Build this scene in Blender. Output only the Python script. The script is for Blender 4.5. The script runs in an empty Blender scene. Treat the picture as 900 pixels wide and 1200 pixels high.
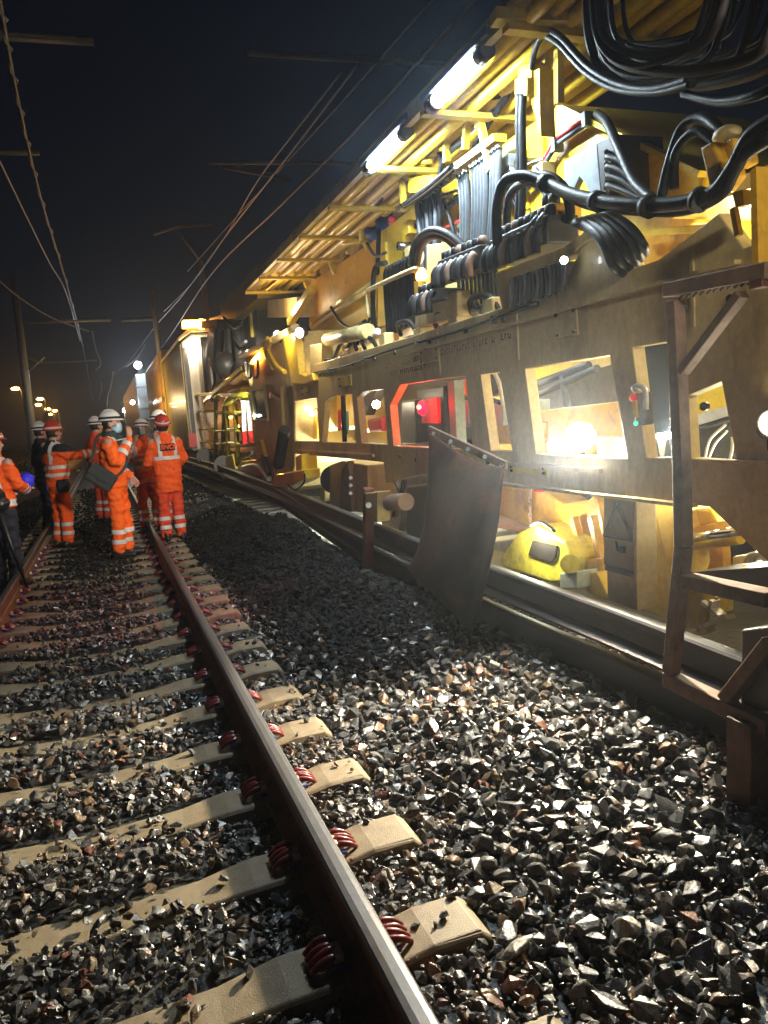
import bpy, bmesh, math, random
import numpy as np
from mathutils import Vector, Matrix, noise
from mathutils.bvhtree import BVHTree
random.seed(7); rng = np.random.default_rng(7)
S = bpy.context.scene; COL = S.collection
PI = math.pi
# ------------------------------------------------------------------ camera
H = 1.55; YAW, PITCH, ROLL = (math.radians(a) for a in (19.6, -7.0, -4.2)); F = 900.0
fwd = Vector((math.sin(YAW)*math.cos(PITCH), math.cos(YAW)*math.cos(PITCH), math.sin(PITCH)))
rt0 = Vector((math.cos(YAW), -math.sin(YAW), 0)); up0 = rt0.cross(fwd)
rt = rt0*math.cos(ROLL)+up0*math.sin(ROLL); up = -rt0*math.sin(ROLL)+up0*math.cos(ROLL)
cd = bpy.data.cameras.new('camera'); cam = bpy.data.objects.new('camera', cd); COL.objects.link(cam)
cam.matrix_world = Matrix((( rt.x, up.x, -fwd.x, 0), (rt.y, up.y, -fwd.y, 0), (rt.z, up.z, -fwd.z, H), (0, 0, 0, 1)))
cd.sensor_fit = 'VERTICAL'; cd.sensor_height = 36; cd.lens = 27; cd.clip_end = 1000; cd.clip_start = 0.02
S.camera = cam
EYE = Vector((0, 0, H))
def ray(px, py): return fwd + rt*((px-450)/F) - up*((py-600)/F)
def AX(px, py, X): r = ray(px, py); return EYE + r*(X/r.x)
def AY(px, py, Y): r = ray(px, py); return EYE + r*(Y/r.y)
def AZ(px, py, Z): r = ray(px, py); return EYE + r*((Z-H)/r.z)
# ------------------------------------------------------------------ materials
def nd(t, k, **kw):
    n = t.nodes.new(k)
    for a, b in kw.items():
        if a in n.inputs.keys(): n.inputs[a].default_value = b
        else: setattr(n, a, b)
    return n
def mat(name, col, rough=.5, metal=0, dirt=None, damt=.5, dscale=3, stretch=(1, 1, 1), var=.12, vscale=25, bump=0, bscale=60, coat=0, rvar=.12, emis=None, estr=0, spec=.5):
    m = bpy.data.materials.new(name); m.use_nodes = True; t = m.node_tree; L = t.links.new
    p = t.nodes['Principled BSDF']
    p.inputs['Base Color'].default_value = (*col, 1); p.inputs['Roughness'].default_value = rough
    p.inputs['Metallic'].default_value = metal; p.inputs['Coat Weight'].default_value = coat
    p.inputs['Specular IOR Level'].default_value = spec
    tc = nd(t, 'ShaderNodeTexCoord')
    if emis:
        p.inputs['Emission Color'].default_value = (*emis, 1); p.inputs['Emission Strength'].default_value = estr
        return m
    n1 = nd(t, 'ShaderNodeTexNoise', Scale=vscale, Detail=6, Roughness=.65); L(tc.outputs['Object'], n1.inputs['Vector'])
    mr = nd(t, 'ShaderNodeMapRange'); mr.inputs['From Min'].default_value = .3; mr.inputs['From Max'].default_value = .7
    mr.inputs['To Min'].default_value = 1-var*1.6; mr.inputs['To Max'].default_value = 1+var; L(n1.outputs['Fac'], mr.inputs['Value'])
    hs = nd(t, 'ShaderNodeHueSaturation', Color=(*col, 1)); L(mr.outputs['Result'], hs.inputs['Value'])
    out = hs.outputs['Color']
    if dirt:
        mp = nd(t, 'ShaderNodeMapping'); mp.inputs['Scale'].default_value = stretch; L(tc.outputs['Object'], mp.inputs['Vector'])
        n2 = nd(t, 'ShaderNodeTexNoise', Scale=dscale, Detail=8, Roughness=.7); L(mp.outputs['Vector'], n2.inputs['Vector'])
        r2 = nd(t, 'ShaderNodeMapRange'); r2.inputs['From Min'].default_value = .62-.3*damt; r2.inputs['From Max'].default_value = .78-.2*damt
        r2.inputs['To Max'].default_value = min(1, .35+damt); L(n2.outputs['Fac'], r2.inputs['Value'])
        mx = nd(t, 'ShaderNodeMix', data_type='RGBA'); mx.inputs[7].default_value = (*dirt, 1)
        L(r2.outputs['Result'], mx.inputs[0]); L(out, mx.inputs[6]); out = mx.outputs[2]
    L(out, p.inputs['Base Color'])
    rr = nd(t, 'ShaderNodeMapRange'); rr.inputs['To Min'].default_value = max(.03, rough-rvar); rr.inputs['To Max'].default_value = min(1, rough+rvar)
    L(n1.outputs['Fac'], rr.inputs['Value']); L(rr.outputs['Result'], p.inputs['Roughness'])
    if bump:
        n3 = nd(t, 'ShaderNodeTexNoise', Scale=bscale, Detail=5); L(tc.outputs['Object'], n3.inputs['Vector'])
        b = nd(t, 'ShaderNodeBump', Strength=bump, Distance=.01); L(n3.outputs['Fac'], b.inputs['Height']); L(b.outputs['Normal'], p.inputs['Normal'])
    return m
M = {}
M['yel'] = mat('machine_yellow_paint', (.64, .46, .05), .38, dirt=(.16, .10, .03), damt=.34, dscale=2.2, stretch=(1, 1, .35), coat=.25, bump=.06)
M['yelc'] = mat('clean_yellow_paint', (.74, .50, .03), .34, dirt=(.22, .13, .03), damt=.22, dscale=3, stretch=(1, 1, .3), coat=.3, bump=.05)
M['yell'] = mat('lemon_yellow_paint', (.80, .72, .06), .38, dirt=(.20, .20, .10), damt=.35, dscale=9, coat=.2)
M['org'] = mat('orange_yellow_paint', (.68, .37, .03), .4, dirt=(.13, .06, .02), damt=.35, dscale=4, coat=.2, bump=.05)
M['brn'] = mat('grimy_brown_paint', (.58, .45, .19), .5, dirt=(.17, .12, .06), damt=.42, dscale=2.5, stretch=(1, 1, .3), coat=.15, bump=.08)
M['rub'] = mat('black_hose_rubber', (.009, .009, .010), .52, var=.4, bump=.15, bscale=70, spec=.13, rvar=.15, dirt=(.03, .026, .02), damt=.25, dscale=9)
M['coil'] = mat('dull_dark_hose', (.012, .008, .007), .6, var=.3, bump=.15, spec=.2)
M['greyh'] = mat('grey_hose_sleeve', (.055, .062, .07), .45, var=.2, spec=.3)
M['steel'] = mat('wet_steel', (.42, .42, .42), .28, metal=1, dirt=(.1, .07, .05), damt=.3, dscale=6)
M['chrome'] = mat('chrome_rod', (.8, .8, .8), .12, metal=1)
M['dark'] = mat('dark_greasy_iron', (.035, .032, .03), .45, dirt=(.09, .045, .02), damt=.3, dscale=5, bump=.15)
M['rust'] = mat('rusty_iron', (.19, .11, .07), .6, dirt=(.05, .03, .025), damt=.5, dscale=7, bump=.25, bscale=90)
M['redrust'] = mat('brown_red_iron', (.16, .05, .035), .5, dirt=(.05, .02, .02), damt=.4, dscale=5, bump=.2)
M['beam'] = mat('blackened_rail_steel', (.026, .020, .019), .5, metal=.2, dirt=(.10, .045, .025), damt=.35, dscale=5, stretch=(1, .25, 1), bump=.2)
M['railside'] = mat('rusted_rail_side', (.17, .07, .035), .55, dirt=(.05, .025, .02), damt=.45, dscale=9, bump=.3, bscale=80)
M['railtop'] = mat('worn_rail_head', (.11, .11, .115), .5, metal=.5, dirt=(.12, .09, .07), damt=.35, dscale=14, stretch=(1, .15, 1), bump=.05)
M['grey'] = mat('grey_cabinet_paint', (.20, .23, .26), .4, dirt=(.08, .07, .06), damt=.3)
M['flap'] = mat('wet_reddish_rubber', (.016, .006, .005), .55, spec=.12, dirt=(.10, .03, .02), damt=.35, dscale=3, bump=.25, bscale=10)
M['conc'] = mat('tan_concrete', (.245, .20, .13), .6, dirt=(.17, .12, .07), damt=.5, dscale=7, bump=.2, bscale=220, rvar=.2)
M['concw'] = mat('new_pale_concrete', (.55, .56, .52), .55, dirt=(.25, .22, .18), damt=.35, dscale=5, bump=.2)
M['clipred'] = mat('red_oxide_clip', (.16, .022, .02), .3, dirt=(.04, .015, .015), damt=.45, dscale=30)
M['clipblue'] = mat('blue_plastic_pad', (.03, .035, .20), .4)
M['clipwhite'] = mat('cream_plastic_insulator', (.70, .52, .36), .4)
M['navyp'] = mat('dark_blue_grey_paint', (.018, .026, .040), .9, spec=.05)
M['white'] = mat('white_painted_metal', (.72, .66, .55), .4, dirt=(.35, .28, .18), damt=.25)
M['wplast'] = mat('white_plastic', (.78, .78, .76), .3, dirt=(.4, .36, .3), damt=.2)
M['redp'] = mat('red_paint', (.55, .02, .02), .35)
M['redplast'] = mat('red_translucent_housing', (.7, .02, .02), .3)
M['bluep'] = mat('blue_drum_paint', (.012, .035, .20), .35)
M['tan'] = mat('tan_drum_paint', (.50, .36, .14), .45, dirt=(.2, .12, .05), damt=.35)
M['glass'] = mat('dark_window_glass', (.012, .018, .022), .06)
M['teal'] = mat('teal_plastic', (.04, .28, .26), .4)
M['tarp'] = mat('pale_green_tarpaulin', (.48, .56, .50), .5, bump=.2, bscale=14)
M['sig'] = mat('dark_print_and_shade', (.03, .025, .022), .5)
M['signp'] = mat('worn_sign_plate', (.24, .16, .07), .5, dirt=(.08, .05, .03), damt=.4)
M['print'] = mat('faded_red_print', (.15, .035, .02), .55)
M['galv'] = mat('galvanised_mast', (.30, .30, .29), .5, metal=.3, dirt=(.14, .12, .1), damt=.35)
M['wire'] = mat('bright_copper_wire', (.30, .29, .28), .4, metal=.8)
M['hiv'] = mat('bright_orange_cloth', (.98, .135, .015), .75, var=.10, vscale=9, bump=.4, bscale=30, spec=.2)
M['hiv2'] = mat('orange_cloth', (.94, .12, .018), .78, dirt=(.34, .045, .02), damt=.25, dscale=4, bump=.4, bscale=30, spec=.2)
M['hiv3'] = mat('worn_red_orange_cloth', (.78, .075, .025), .8, dirt=(.25, .03, .02), damt=.3, dscale=4, bump=.4, bscale=30, spec=.2)
M['refl'] = mat('grey_reflective_tape', (.66, .63, .60), .45, var=.06)
M['navy'] = mat('navy_cloth', (.012, .013, .022), .85, bump=.3, bscale=30)
M['bootm'] = mat('black_boot_leather', (.012, .011, .010), .45, bump=.2)
M['skin'] = mat('skin', (.48, .25, .17), .55, var=.06)
M['hair'] = mat('dark_hair', (.02, .014, .01), .7)
M['maskb'] = mat('pale_blue_mask', (.42, .66, .78), .8, var=.04)
M['hw'] = mat('white_helmet_shell', (.78, .77, .74), .3, var=.03)
M['hr'] = mat('red_helmet_shell', (.52, .045, .03), .3, var=.05)
M['scarf'] = mat('dark_green_scarf', (.025, .05, .045), .85, bump=.4, bscale=40)
M['bagm'] = mat('charcoal_bag_fabric', (.035, .038, .036), .75, bump=.4, bscale=80)
M['blueg'] = mat('bright_blue_glove_knit', (.03, .03, .75), .6)
M['eye'] = mat('dark_eye', (.01, .01, .01), .2)
M['pack'] = mat('black_weather_cover', (.012, .012, .014), .4, bump=.3, bscale=20)
def em(name, col, s): M[name] = mat(name, (.02, .02, .02), emis=col, estr=s)
em('tube', (.74, .90, 1), 120); em('lens', (1, .88, .66), 400); em('lenss', (1, .84, .6), 120); em('redl', (1, .004, .02), 6); em('redhot', (1, .2, .12), 8)
em('amber', (1, .35, .04), 30); em('sodium', (1, .42, .07), 120); em('coolw', (.9, .96, 1), 60); em('green', (.05, .9, .5), 1.2); em('farw', (.75, 1, .8), 12); em('redb', (1, .06, .02), .5)
# ------------------------------------------------------------------ builders
class MB:
    def __init__(s): s.v = []; s.f = []; s.sm = []; s.mi = []; s.cur = 0
    def add(s, vs, fs, smooth=False):
        b = len(s.v); s.v += [tuple(x) for x in vs]
        for f in fs: s.f.append([b+i for i in f]); s.sm.append(smooth); s.mi.append(s.cur)
        return s
    def box(s, a, b, mtx=None):
        (x0, y0, z0), (x1, y1, z1) = a, b
        vs = [Vector(c) for c in ((x0, y0, z0), (x1, y0, z0), (x1, y1, z0), (x0, y1, z0), (x0, y0, z1), (x1, y0, z1), (x1, y1, z1), (x0, y1, z1))]
        if mtx: vs = [mtx @ v for v in vs]
        return s.add(vs, [(0, 3, 2, 1), (4, 5, 6, 7), (0, 1, 5, 4), (1, 2, 6, 5), (2, 3, 7, 6), (3, 0, 4, 7)])
    def prism(s, pts, d):
        pts = [Vector(p) for p in pts]; d = Vector(d); n = len(pts)
        nrm = sum((((pts[i]-pts[0]).cross(pts[(i+1) % n]-pts[0])) for i in range(1, n)), Vector())
        if nrm.dot(d) > 0: pts.reverse()
        return s.add(pts+[p+d for p in pts], [list(range(n)), list(range(2*n-1, n-1, -1))]+[(i, i+n, (i+1) % n+n, (i+1) % n) for i in range(n)])
    def bar(s, a, b, w, h=None, upv=(0, 0, 1)):
        a, b = Vector(a), Vector(b); h = h or w; d = (b-a).normalized(); u = Vector(upv)
        if abs(d.dot(u)) > .95: u = Vector((0, 1, 0))
        r = d.cross(u).normalized(); u = r.cross(d)
        q = [r*w/2-u*h/2, -r*w/2-u*h/2, -r*w/2+u*h/2, r*w/2+u*h/2]
        return s.prism([a+x for x in q], b-a)
    def tube(s, pts, r, n=8, sub=0, cap=True):
        pts = [Vector(p) for p in pts]
        if sub and len(pts) > 2: pts = crom(pts, sub)
        k = len(pts); rs = r if isinstance(r, (list, tuple)) else [r]*k
        if len(rs) != k: rs = list(np.interp(np.linspace(0, 1, k), np.linspace(0, 1, len(rs)), rs))
        b = []; prev = None
        for i in range(k):
            t = (pts[min(i+1, k-1)]-pts[max(i-1, 0)]); t = t.normalized() if t.length > 1e-9 else Vector((0, 0, 1))
            if prev is None: u = Vector((0, 0, 1)) if abs(t.z) < .9 else Vector((1, 0, 0)); u = (u-t*u.dot(t)).normalized()
            else: u = prev-t*prev.dot(t); u = u.normalized() if u.length > 1e-6 else Vector((1, 0, 0))
            prev = u; w = t.cross(u)
            b += [pts[i]+(u*math.cos(2*PI*j/n)+w*math.sin(2*PI*j/n))*rs[i] for j in range(n)]
        f = [(i*n+j, i*n+(j+1) % n, (i+1)*n+(j+1) % n, (i+1)*n+j) for i in range(k-1) for j in range(n)]
        o = len(s.v); s.add(b, f, True)
        if cap:
            for c in (list(range(n-1, -1, -1)), [(k-1)*n+j for j in range(n)]):
                s.f.append([o+i for i in c]); s.sm.append(False); s.mi.append(s.cur)
        return s
    def cyl(s, a, b, r, n=16): return s.tube([a, b], r, n)
    def ball(s, c, r, sc=(1, 1, 1), n=12, m=8):
        c = Vector(c); vs = [c+Vector((0, 0, r*sc[2]))]
        for i in range(1, m):
            for j in range(n):
                a, b = PI*i/m, 2*PI*j/n
                vs.append(c+Vector((r*sc[0]*math.sin(a)*math.cos(b), r*sc[1]*math.sin(a)*math.sin(b), r*sc[2]*math.cos(a))))
        vs.append(c-Vector((0, 0, r*sc[2]))); fs = [(0, 1+j, 1+(j+1) % n) for j in range(n)]
        for i in range(m-2):
            fs += [(1+i*n+j, 1+(i+1)*n+j, 1+(i+1)*n+(j+1) % n, 1+i*n+(j+1) % n) for j in range(n)]
        q = 1+(m-2)*n; fs += [(q+(j+1) % n, q+j, len(vs)-1) for j in range(n)]
        return s.add(vs, fs, True)
    def loft(s, rings, n=16):
        """rings: (centre, a, b) ellipse radii in local x / y; along z-ish path, closed with rounded ends"""
        vs = []
        for c, a, b in rings:
            vs += [Vector(c)+Vector((a*math.cos(2*PI*j/n), b*math.sin(2*PI*j/n), 0)) for j in range(n)]
        k = len(rings)
        fs = [(i*n+j, i*n+(j+1) % n, (i+1)*n+(j+1) % n, (i+1)*n+j) for i in range(k-1) for j in range(n)]
        fs += [list(range(n-1, -1, -1)), [(k-1)*n+j for j in range(n)]]
        return s.add(vs, fs, True)
    def build(s, name, m, parent=None, local=False, bevel=0, world=None):
        off = Vector((0, 0, 0))
        if parent is not None and not local: off = ORG.get(parent.name, Vector((0, 0, 0)))
        me = bpy.data.meshes.new(name)
        me.from_pydata([(x-off.x, y-off.y, z-off.z) for x, y, z in s.v], [], s.f)
        me.polygons.foreach_set('use_smooth', s.sm)
        for k in (m if isinstance(m, (list, tuple)) else [m]): me.materials.append(M[k] if isinstance(k, str) else k)
        if isinstance(m, (list, tuple)): me.polygons.foreach_set('material_index', s.mi)
        me.update()
        return link(name, me, parent, off, bevel)
ORG = {}
def link(name, me, parent=None, off=None, bevel=0):
    o = bpy.data.objects.new(name, me); COL.objects.link(o)
    if parent is not None: o.parent = parent; ORG[o.name] = off if off is not None else Vector((0, 0, 0))
    if bevel:
        b = o.modifiers.new('bevel', 'BEVEL'); b.width = bevel; b.segments = 2; b.limit_method = 'ANGLE'; b.angle_limit = math.radians(40)
    return o
def crom(p, sub):
    out = []; n = len(p)
    for i in range(n-1):
        a, b, c, d = p[max(i-1, 0)], p[i], p[i+1], p[min(i+2, n-1)]
        for k in range(sub):
            t = k/sub
            out.append(.5*((2*b)+(c-a)*t+(2*a-5*b+4*c-d)*t*t+(3*b-a-3*c+d)*t**3))
    out.append(p[-1]); return out
def thing(name, label, cat, loc=(0, 0, 0), group=None, rz=0):
    o = bpy.data.objects.new(name, None); COL.objects.link(o); o.location = loc; o.rotation_euler = (0, 0, rz); o.empty_display_size = .1
    ORG[o.name] = Vector(loc); return tag(o, label, cat, group)
def tag(o, label=None, cat=None, group=None, kind=None):
    for k, v in (('label', label), ('category', cat), ('group', group), ('kind', kind)):
        if v: o[k] = v
    return o
def to_mesh(ob):
    COL.objects.link(ob); dg = bpy.context.evaluated_depsgraph_get(); dg.update()
    me = bpy.data.meshes.new_from_object(ob.evaluated_get(dg)); COL.objects.unlink(ob); bpy.data.objects.remove(ob); return me
def plate(name, outer, holes, X, thick, m, parent, bevel=.004):
    """plate in the plane X with cut-outs; outer / holes are (Y, Z) outlines"""
    cu = bpy.data.curves.new(name, 'CURVE'); cu.dimensions = '2D'; cu.fill_mode = 'BOTH'; cu.extrude = thick/2-bevel; cu.bevel_depth = bevel; cu.offset = -bevel
    for pl in [outer]+holes:
        sp = cu.splines.new('POLY'); sp.points.add(len(pl)-1); sp.use_cyclic_u = True
        for q, (y, z) in zip(sp.points, pl): q.co = (y, z, 0, 1)
    me = to_mesh(bpy.data.objects.new('temporary', cu)); off = ORG[parent.name] if parent else Vector((0, 0, 0))
    for v in me.vertices: v.co = Vector((X+thick/2+v.co.z, v.co.x, v.co.y))-off
    me.materials.clear(); me.materials.append(M[m]); me.polygons.foreach_set('use_smooth', [False]*len(me.polygons))
    return link(name, me, parent, off)
def pxs(X, *ps): return [AX(a, b, X) for a, b in ps]
def yz(X, *ps): return [(p.y, p.z) for p in pxs(X, *ps)]
def pp(X, d, *ps): return MB().prism(pxs(X, *ps), (d, 0, 0))
LIGHTS = []
def lamp(kind, loc, energy, col, size=.06, to=None, ang=100, blend=.6):
    l = bpy.data.lights.new('lamp_and_fill_light', kind); l.energy = energy; l.color = col; o = bpy.data.objects.new('lamp_and_fill_light', l); COL.objects.link(o)
    o.location = loc
    if kind == 'SPOT': l.spot_size = math.radians(ang); l.spot_blend = blend
    if kind == 'AREA': l.size = size
    else: l.shadow_soft_size = size
    if to is not None: o.rotation_euler = (Vector(to)-Vector(loc)).to_track_quat('-Z', 'Y').to_euler()
    return o
# ------------------------------------------------------------------ people
def remesh(mb, vox, wr=0, seed=0, smooth=4):
    me = bpy.data.meshes.new('raw'); me.from_pydata(mb.v, [], mb.f); ob = bpy.data.objects.new('temporary', me)
    r = ob.modifiers.new('r', 'REMESH'); r.mode = 'VOXEL'; r.voxel_size = vox; r.use_smooth_shade = True
    q = ob.modifiers.new('s', 'SMOOTH'); q.iterations = smooth; q.factor = .5
    out = to_mesh(ob)
    if wr:
        sd = Vector((seed*3.1, seed*1.7, 0)); ns = [v.normal.copy() for v in out.vertices]
        for v, nn in zip(out.vertices, ns):
            p = v.co; a = noise.noise(Vector((p.x*7, p.y*7, p.z*16))+sd); b = noise.noise(p*22+sd); c = noise.noise(Vector((p.x*4+p.z*9, p.y*5, p.z*7))+sd)
            v.co = p+nn*wr*(a*.9+b*.4-abs(c)*1.1)
    out.polygons.foreach_set('use_smooth', [True]*len(out.polygons)); out.update()
    return out
def limb(mb, pts, rs, n=14):
    """limb with rounded ends and even taper"""
    P = crom([Vector(p) for p in pts], 5) if len(pts) > 2 else [Vector(pts[0]).lerp(Vector(pts[1]), t/6) for t in range(7)]
    k = len(P); R = list(np.interp(np.linspace(0, 1, k), np.linspace(0, 1, len(rs)), rs))
    d0 = (P[0]-P[1]).normalized(); d1 = (P[-1]-P[-2]).normalized()
    P = [P[0]+d0*R[0]*.9, P[0]+d0*R[0]*.5]+P+[P[-1]+d1*R[-1]*.5, P[-1]+d1*R[-1]*.9]; R = [R[0]*.35, R[0]*.85]+R+[R[-1]*.85, R[-1]*.35]
    return mb.tube(P, R, n)
def bvh(me): return BVHTree.FromPolygons([v.co for v in me.vertices], [list(p.vertices) for p in me.polygons])
def ring_band(T, a, b, t0, t1, mb, rmax=.3, n=28, lift=.006):
    a, b = Vector(a), Vector(b); d = (b-a).normalized(); u = d.orthogonal().normalized(); w = d.cross(u); rows = []
    for t in (t0, (t0+t1)/2, t1):
        c = a.lerp(b, t); row = []
        for j in range(n):
            e = u*math.cos(2*PI*j/n)+w*math.sin(2*PI*j/n); h = T.ray_cast(c, e, rmax)
            row.append(h[3] if h[0] else None)
        g = [x for x in row if x]; mean = sum(g)/len(g) if g else .1; med = sorted(g)[len(g)//2] if g else .1
        rows.append([c+(u*math.cos(2*PI*j/n)+w*math.sin(2*PI*j/n))*((min(x, med*1.6) if x else mean)+lift) for j, x in enumerate(row)])
    vs = [p for r in rows for p in r]
    return mb.add(vs, [(i*n+j, i*n+(j+1) % n, (i+1)*n+(j+1) % n, (i+1)*n+j) for i in range(2) for j in range(n)], True)
def strap(T, x0, x1, zlo, ztop, mb, w=.05, sides=(-1, 1), cx=0, lift=.007, cz=1.25):
    """reflective brace: from the waist up the back (-1) and / or the front (+1), over the shoulder"""
    for sd in sides:
        rows = []
        for i in range(15):
            t = i/14; x = x0+(x1-x0)*t
            if t < .72: c = Vector((x, 0, zlo+(ztop-.1-zlo)*t/.72)); e = Vector((0, sd, 0))
            else: a = (t-.72)/.28*PI/2; c = Vector((x, 0, ztop-.14)); e = Vector((0, sd*math.cos(a), math.sin(a)))
            row = []
            for k in (-.5, 0, .5):
                cc = c+Vector((w*k, 0, 0)); h = T.ray_cast(cc+e*.28, -e, .4)
                row.append(h[0]+e*lift if h[0] else None)
            if all(row): rows.append(row)
        if len(rows) < 3: continue
        vs = [p for r in rows for p in r]
        mb.add(vs, [(i*3+j, i*3+j+1, (i+1)*3+j+1, (i+1)*3+j) for i in range(len(rows)-1) for j in range(2)], True)
    return mb
def hand(mb, wrist, d, palm_n, curl=.5, s=1):
    """palm, four fingers of different length and a thumb; d = direction of the hand, palm_n = out of the palm"""
    d = Vector(d).normalized(); pn = (Vector(palm_n)-d*Vector(palm_n).dot(d)).normalized(); sd = d.cross(pn)*s; w = Vector(wrist)
    for k in (-.025, 0, .025): limb(mb, [w+sd*k*.7, w+d*.09+sd*k], [.018, .017], 8)
    for i, (k, L) in enumerate(((-.034, .070), (-.012, .082), (.012, .078), (.033, .060))):
        b = w+d*.09+sd*k; c = b+d*L*.5+pn*L*.25*curl; e = c+(d*(1-curl*.8)+pn*curl).normalized()*L*.5
        limb(mb, [b, c, e], [.011, .010, .008], 7)
    b = w+d*.03-sd*.032; limb(mb, [b, b+d*.035-sd*.022+pn*.01, b+d*.068-sd*.02+pn*.022], [.013, .011, .009], 7)
def person(label, foot, heading, height, arms, legs=None, jacket='hiv2', trousers='hiv2', helmet='hw', hem=.80, mask=False, bands='full', lean=0, headturn=0, headtilt=0, overall=False, group='railway workers in high visibility clothing', seed=1, dark_top=False, legband=True, hold=None, scarf=False, armband=True, girth=1):
    sc = height/1.84
    root = thing('person', label, 'person', foot, group, heading); root.scale = (sc, sc, sc)
    ly = lambda z: lean*max(0, z-.9)                       # forward lean above the hips
    legs = legs or {'L': ((-.10, .02, .50), (-.11, -.02, .09)), 'R': ((.10, .02, .50), (.11, 0, .09))}
    neck = Vector((0, ly(1.5), 1.50)); hc = Vector((0, ly(1.64)+.03, 1.635))
    hrot = Matrix.Translation(hc) @ Matrix.Rotation(headturn, 4, 'Z') @ Matrix.Rotation(-headtilt, 4, 'X')
    SH = {'L': Vector((-.185, ly(1.43), 1.425)), 'R': Vector((.185, ly(1.43), 1.425))}
    # bare body: one continuous surface with head, hands and feet
    b = MB()
    b.loft([((0, ly(z)+oy, z), rx, ry) for z, rx, ry, oy in ((.84, .13, .09, 0), (.95, .16, .11, 0), (1.1, .14, .10, 0), (1.3, .165, .11, 0), (1.42, .15, .09, 0), (1.48, .07, .06, 0))])
    limb(b, [neck-Vector((0, 0, .06)), neck+Vector((0, .015, .08))], [.062, .058])
    hd = MB()
    hd.ball((0, 0, .03), .098, (.80, 1.0, 1.15)); hd.ball((0, .03, -.055), .068, (.86, 1, .9)); hd.ball((0, .060, -.085), .034, (1.1, .8, .7))
    limb(hd, [(0, .098, .025), (0, .113, -.018)], [.011, .017], 8); hd.ball((0, .094, -.058), .02, (1.2, .5, .5), 8, 6)
    for s_ in (-1, 1): hd.ball((.080*s_, -.005, .0), .030, (.4, .7, 1.1), 8, 6); hd.ball((.052*s_, .062, -.02), .03, (1, .8, .8), 8, 6)
    b.add([hrot @ Vector(v) for v in hd.v], hd.f, True)
    for k in 'LR':
        s_ = -1 if k == 'L' else 1; el, wr, hdir, pn, cu = arms[k]
        limb(b, [SH[k], el, wr], [.05, .042, .030]); hand(b, wr, hdir, pn, cu, s_)
        kn, an = legs[k]; limb(b, [(s_*.09, 0, .90), kn, an], [.085, .055, .042]); limb(b, [Vector(an)-Vector((0, .03, .03)), Vector(an)+Vector((.02*s_, .14, -.05))], [.04, .03])
    body = link('body', remesh(b, .0095, smooth=2), root); body.data.materials.append(M['skin'])
    # clothing
    j = MB(); g = girth
    prof = [(hem, .195, .150, 0), (hem+.1, .195, .15, 0), (1.06, .185*g, .140*g, .005), (1.22, .195*g, .145*g, .01), (1.36, .200*g, .140, 0), (1.44, .165, .115, -.005), (1.50, .095, .085, -.005), (1.545, .078, .078, 0)]
    j.loft([((0, ly(z)+oy, z), rx, ry) for z, rx, ry, oy in prof], 20)
    for k in 'LR':
        el, wr = arms[k][:2]; w2 = Vector(el).lerp(Vector(wr), .93)
        limb(j, [SH[k]*.96, el, w2], [.086, .070, .054])
    jm = remesh(j, .013, .021, seed); jo = link('overall' if overall else 'jacket', jm, root); jo.data.materials.append(M[jacket])
    t = MB(); t.loft([((0, 0, z), rx, ry) for z, rx, ry in ((.78, .15, .115), (.86, .18, .135), (.97, .175, .13), (1.04, .165, .12))])
    for k in 'LR':
        s_ = -1 if k == 'L' else 1; kn, an = legs[k]
        limb(t, [(s_*.088, 0, .88), kn, Vector(an)+Vector((0, 0, .02))], [.112, .088, .082])
    tm = remesh(t, .013, .022, seed+9); to = link('trousers', tm, root); to.data.materials.append(M[trousers])
    for k in 'LR':
        s_ = -1 if k == 'L' else 1; an = Vector(legs[k][1]); bt = MB()
        limb(bt, [an+Vector((0, -.01, .08)), an+Vector((0, -.015, -.02))], [.055, .055]); limb(bt, [an+Vector((0, -.05, -.045)), an+Vector((.02*s_, .17, -.055))], [.046, .042])
        o = link('boot', remesh(bt, .012), root); o.data.materials.append(M['bootm'])
    JT, TT = bvh(jm), bvh(tm); R = lambda mb, nm='reflective_band': mb.build(nm, 'refl', root, True)
    if bands != 'none':
        if bands in ('full', 'back'):
            for za in ((1.02, 1.07), (1.13, 1.18)) if bands == 'full' else ((1.16, 1.21),):
                R(ring_band(JT, (0, ly(za[0]), za[0]), (0, ly(za[1]), za[1]), 0, 1, MB(), .26, 36))
            for s_ in (-1, 1): R(strap(JT, s_*.11, s_*.105, 1.20, 1.50+0, MB()), 'reflective_brace')
        if bands == 'front': R(strap(JT, .09, .10, 1.05, 1.50, MB(), sides=(1,)), 'reflective_brace'); R(strap(JT, -.09, -.10, 1.05, 1.5, MB(), sides=(1,)), 'reflective_brace')
        if bands == 'hem': R(ring_band(JT, (0, 0, hem+.02), (0, 0, hem+.09), 0, 1, MB(), .28, 36)); R(strap(JT, .11, .12, .95, 1.5, MB()), 'reflective_brace')
        if armband:
            for k in 'LR':
                el, wr = arms[k][:2]
                R(ring_band(JT, el, wr, .30, .46, MB(), .11, 18)); R(ring_band(JT, el, wr, .62, .78, MB(), .11, 18))
    if legband:
        for k in 'LR':
            kn, an = (Vector(x) for x in legs[k])
            R(ring_band(TT, kn, an, .36, .49, MB(), .13, 20)); R(ring_band(TT, kn, an, .66, .79, MB(), .13, 20))
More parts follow.
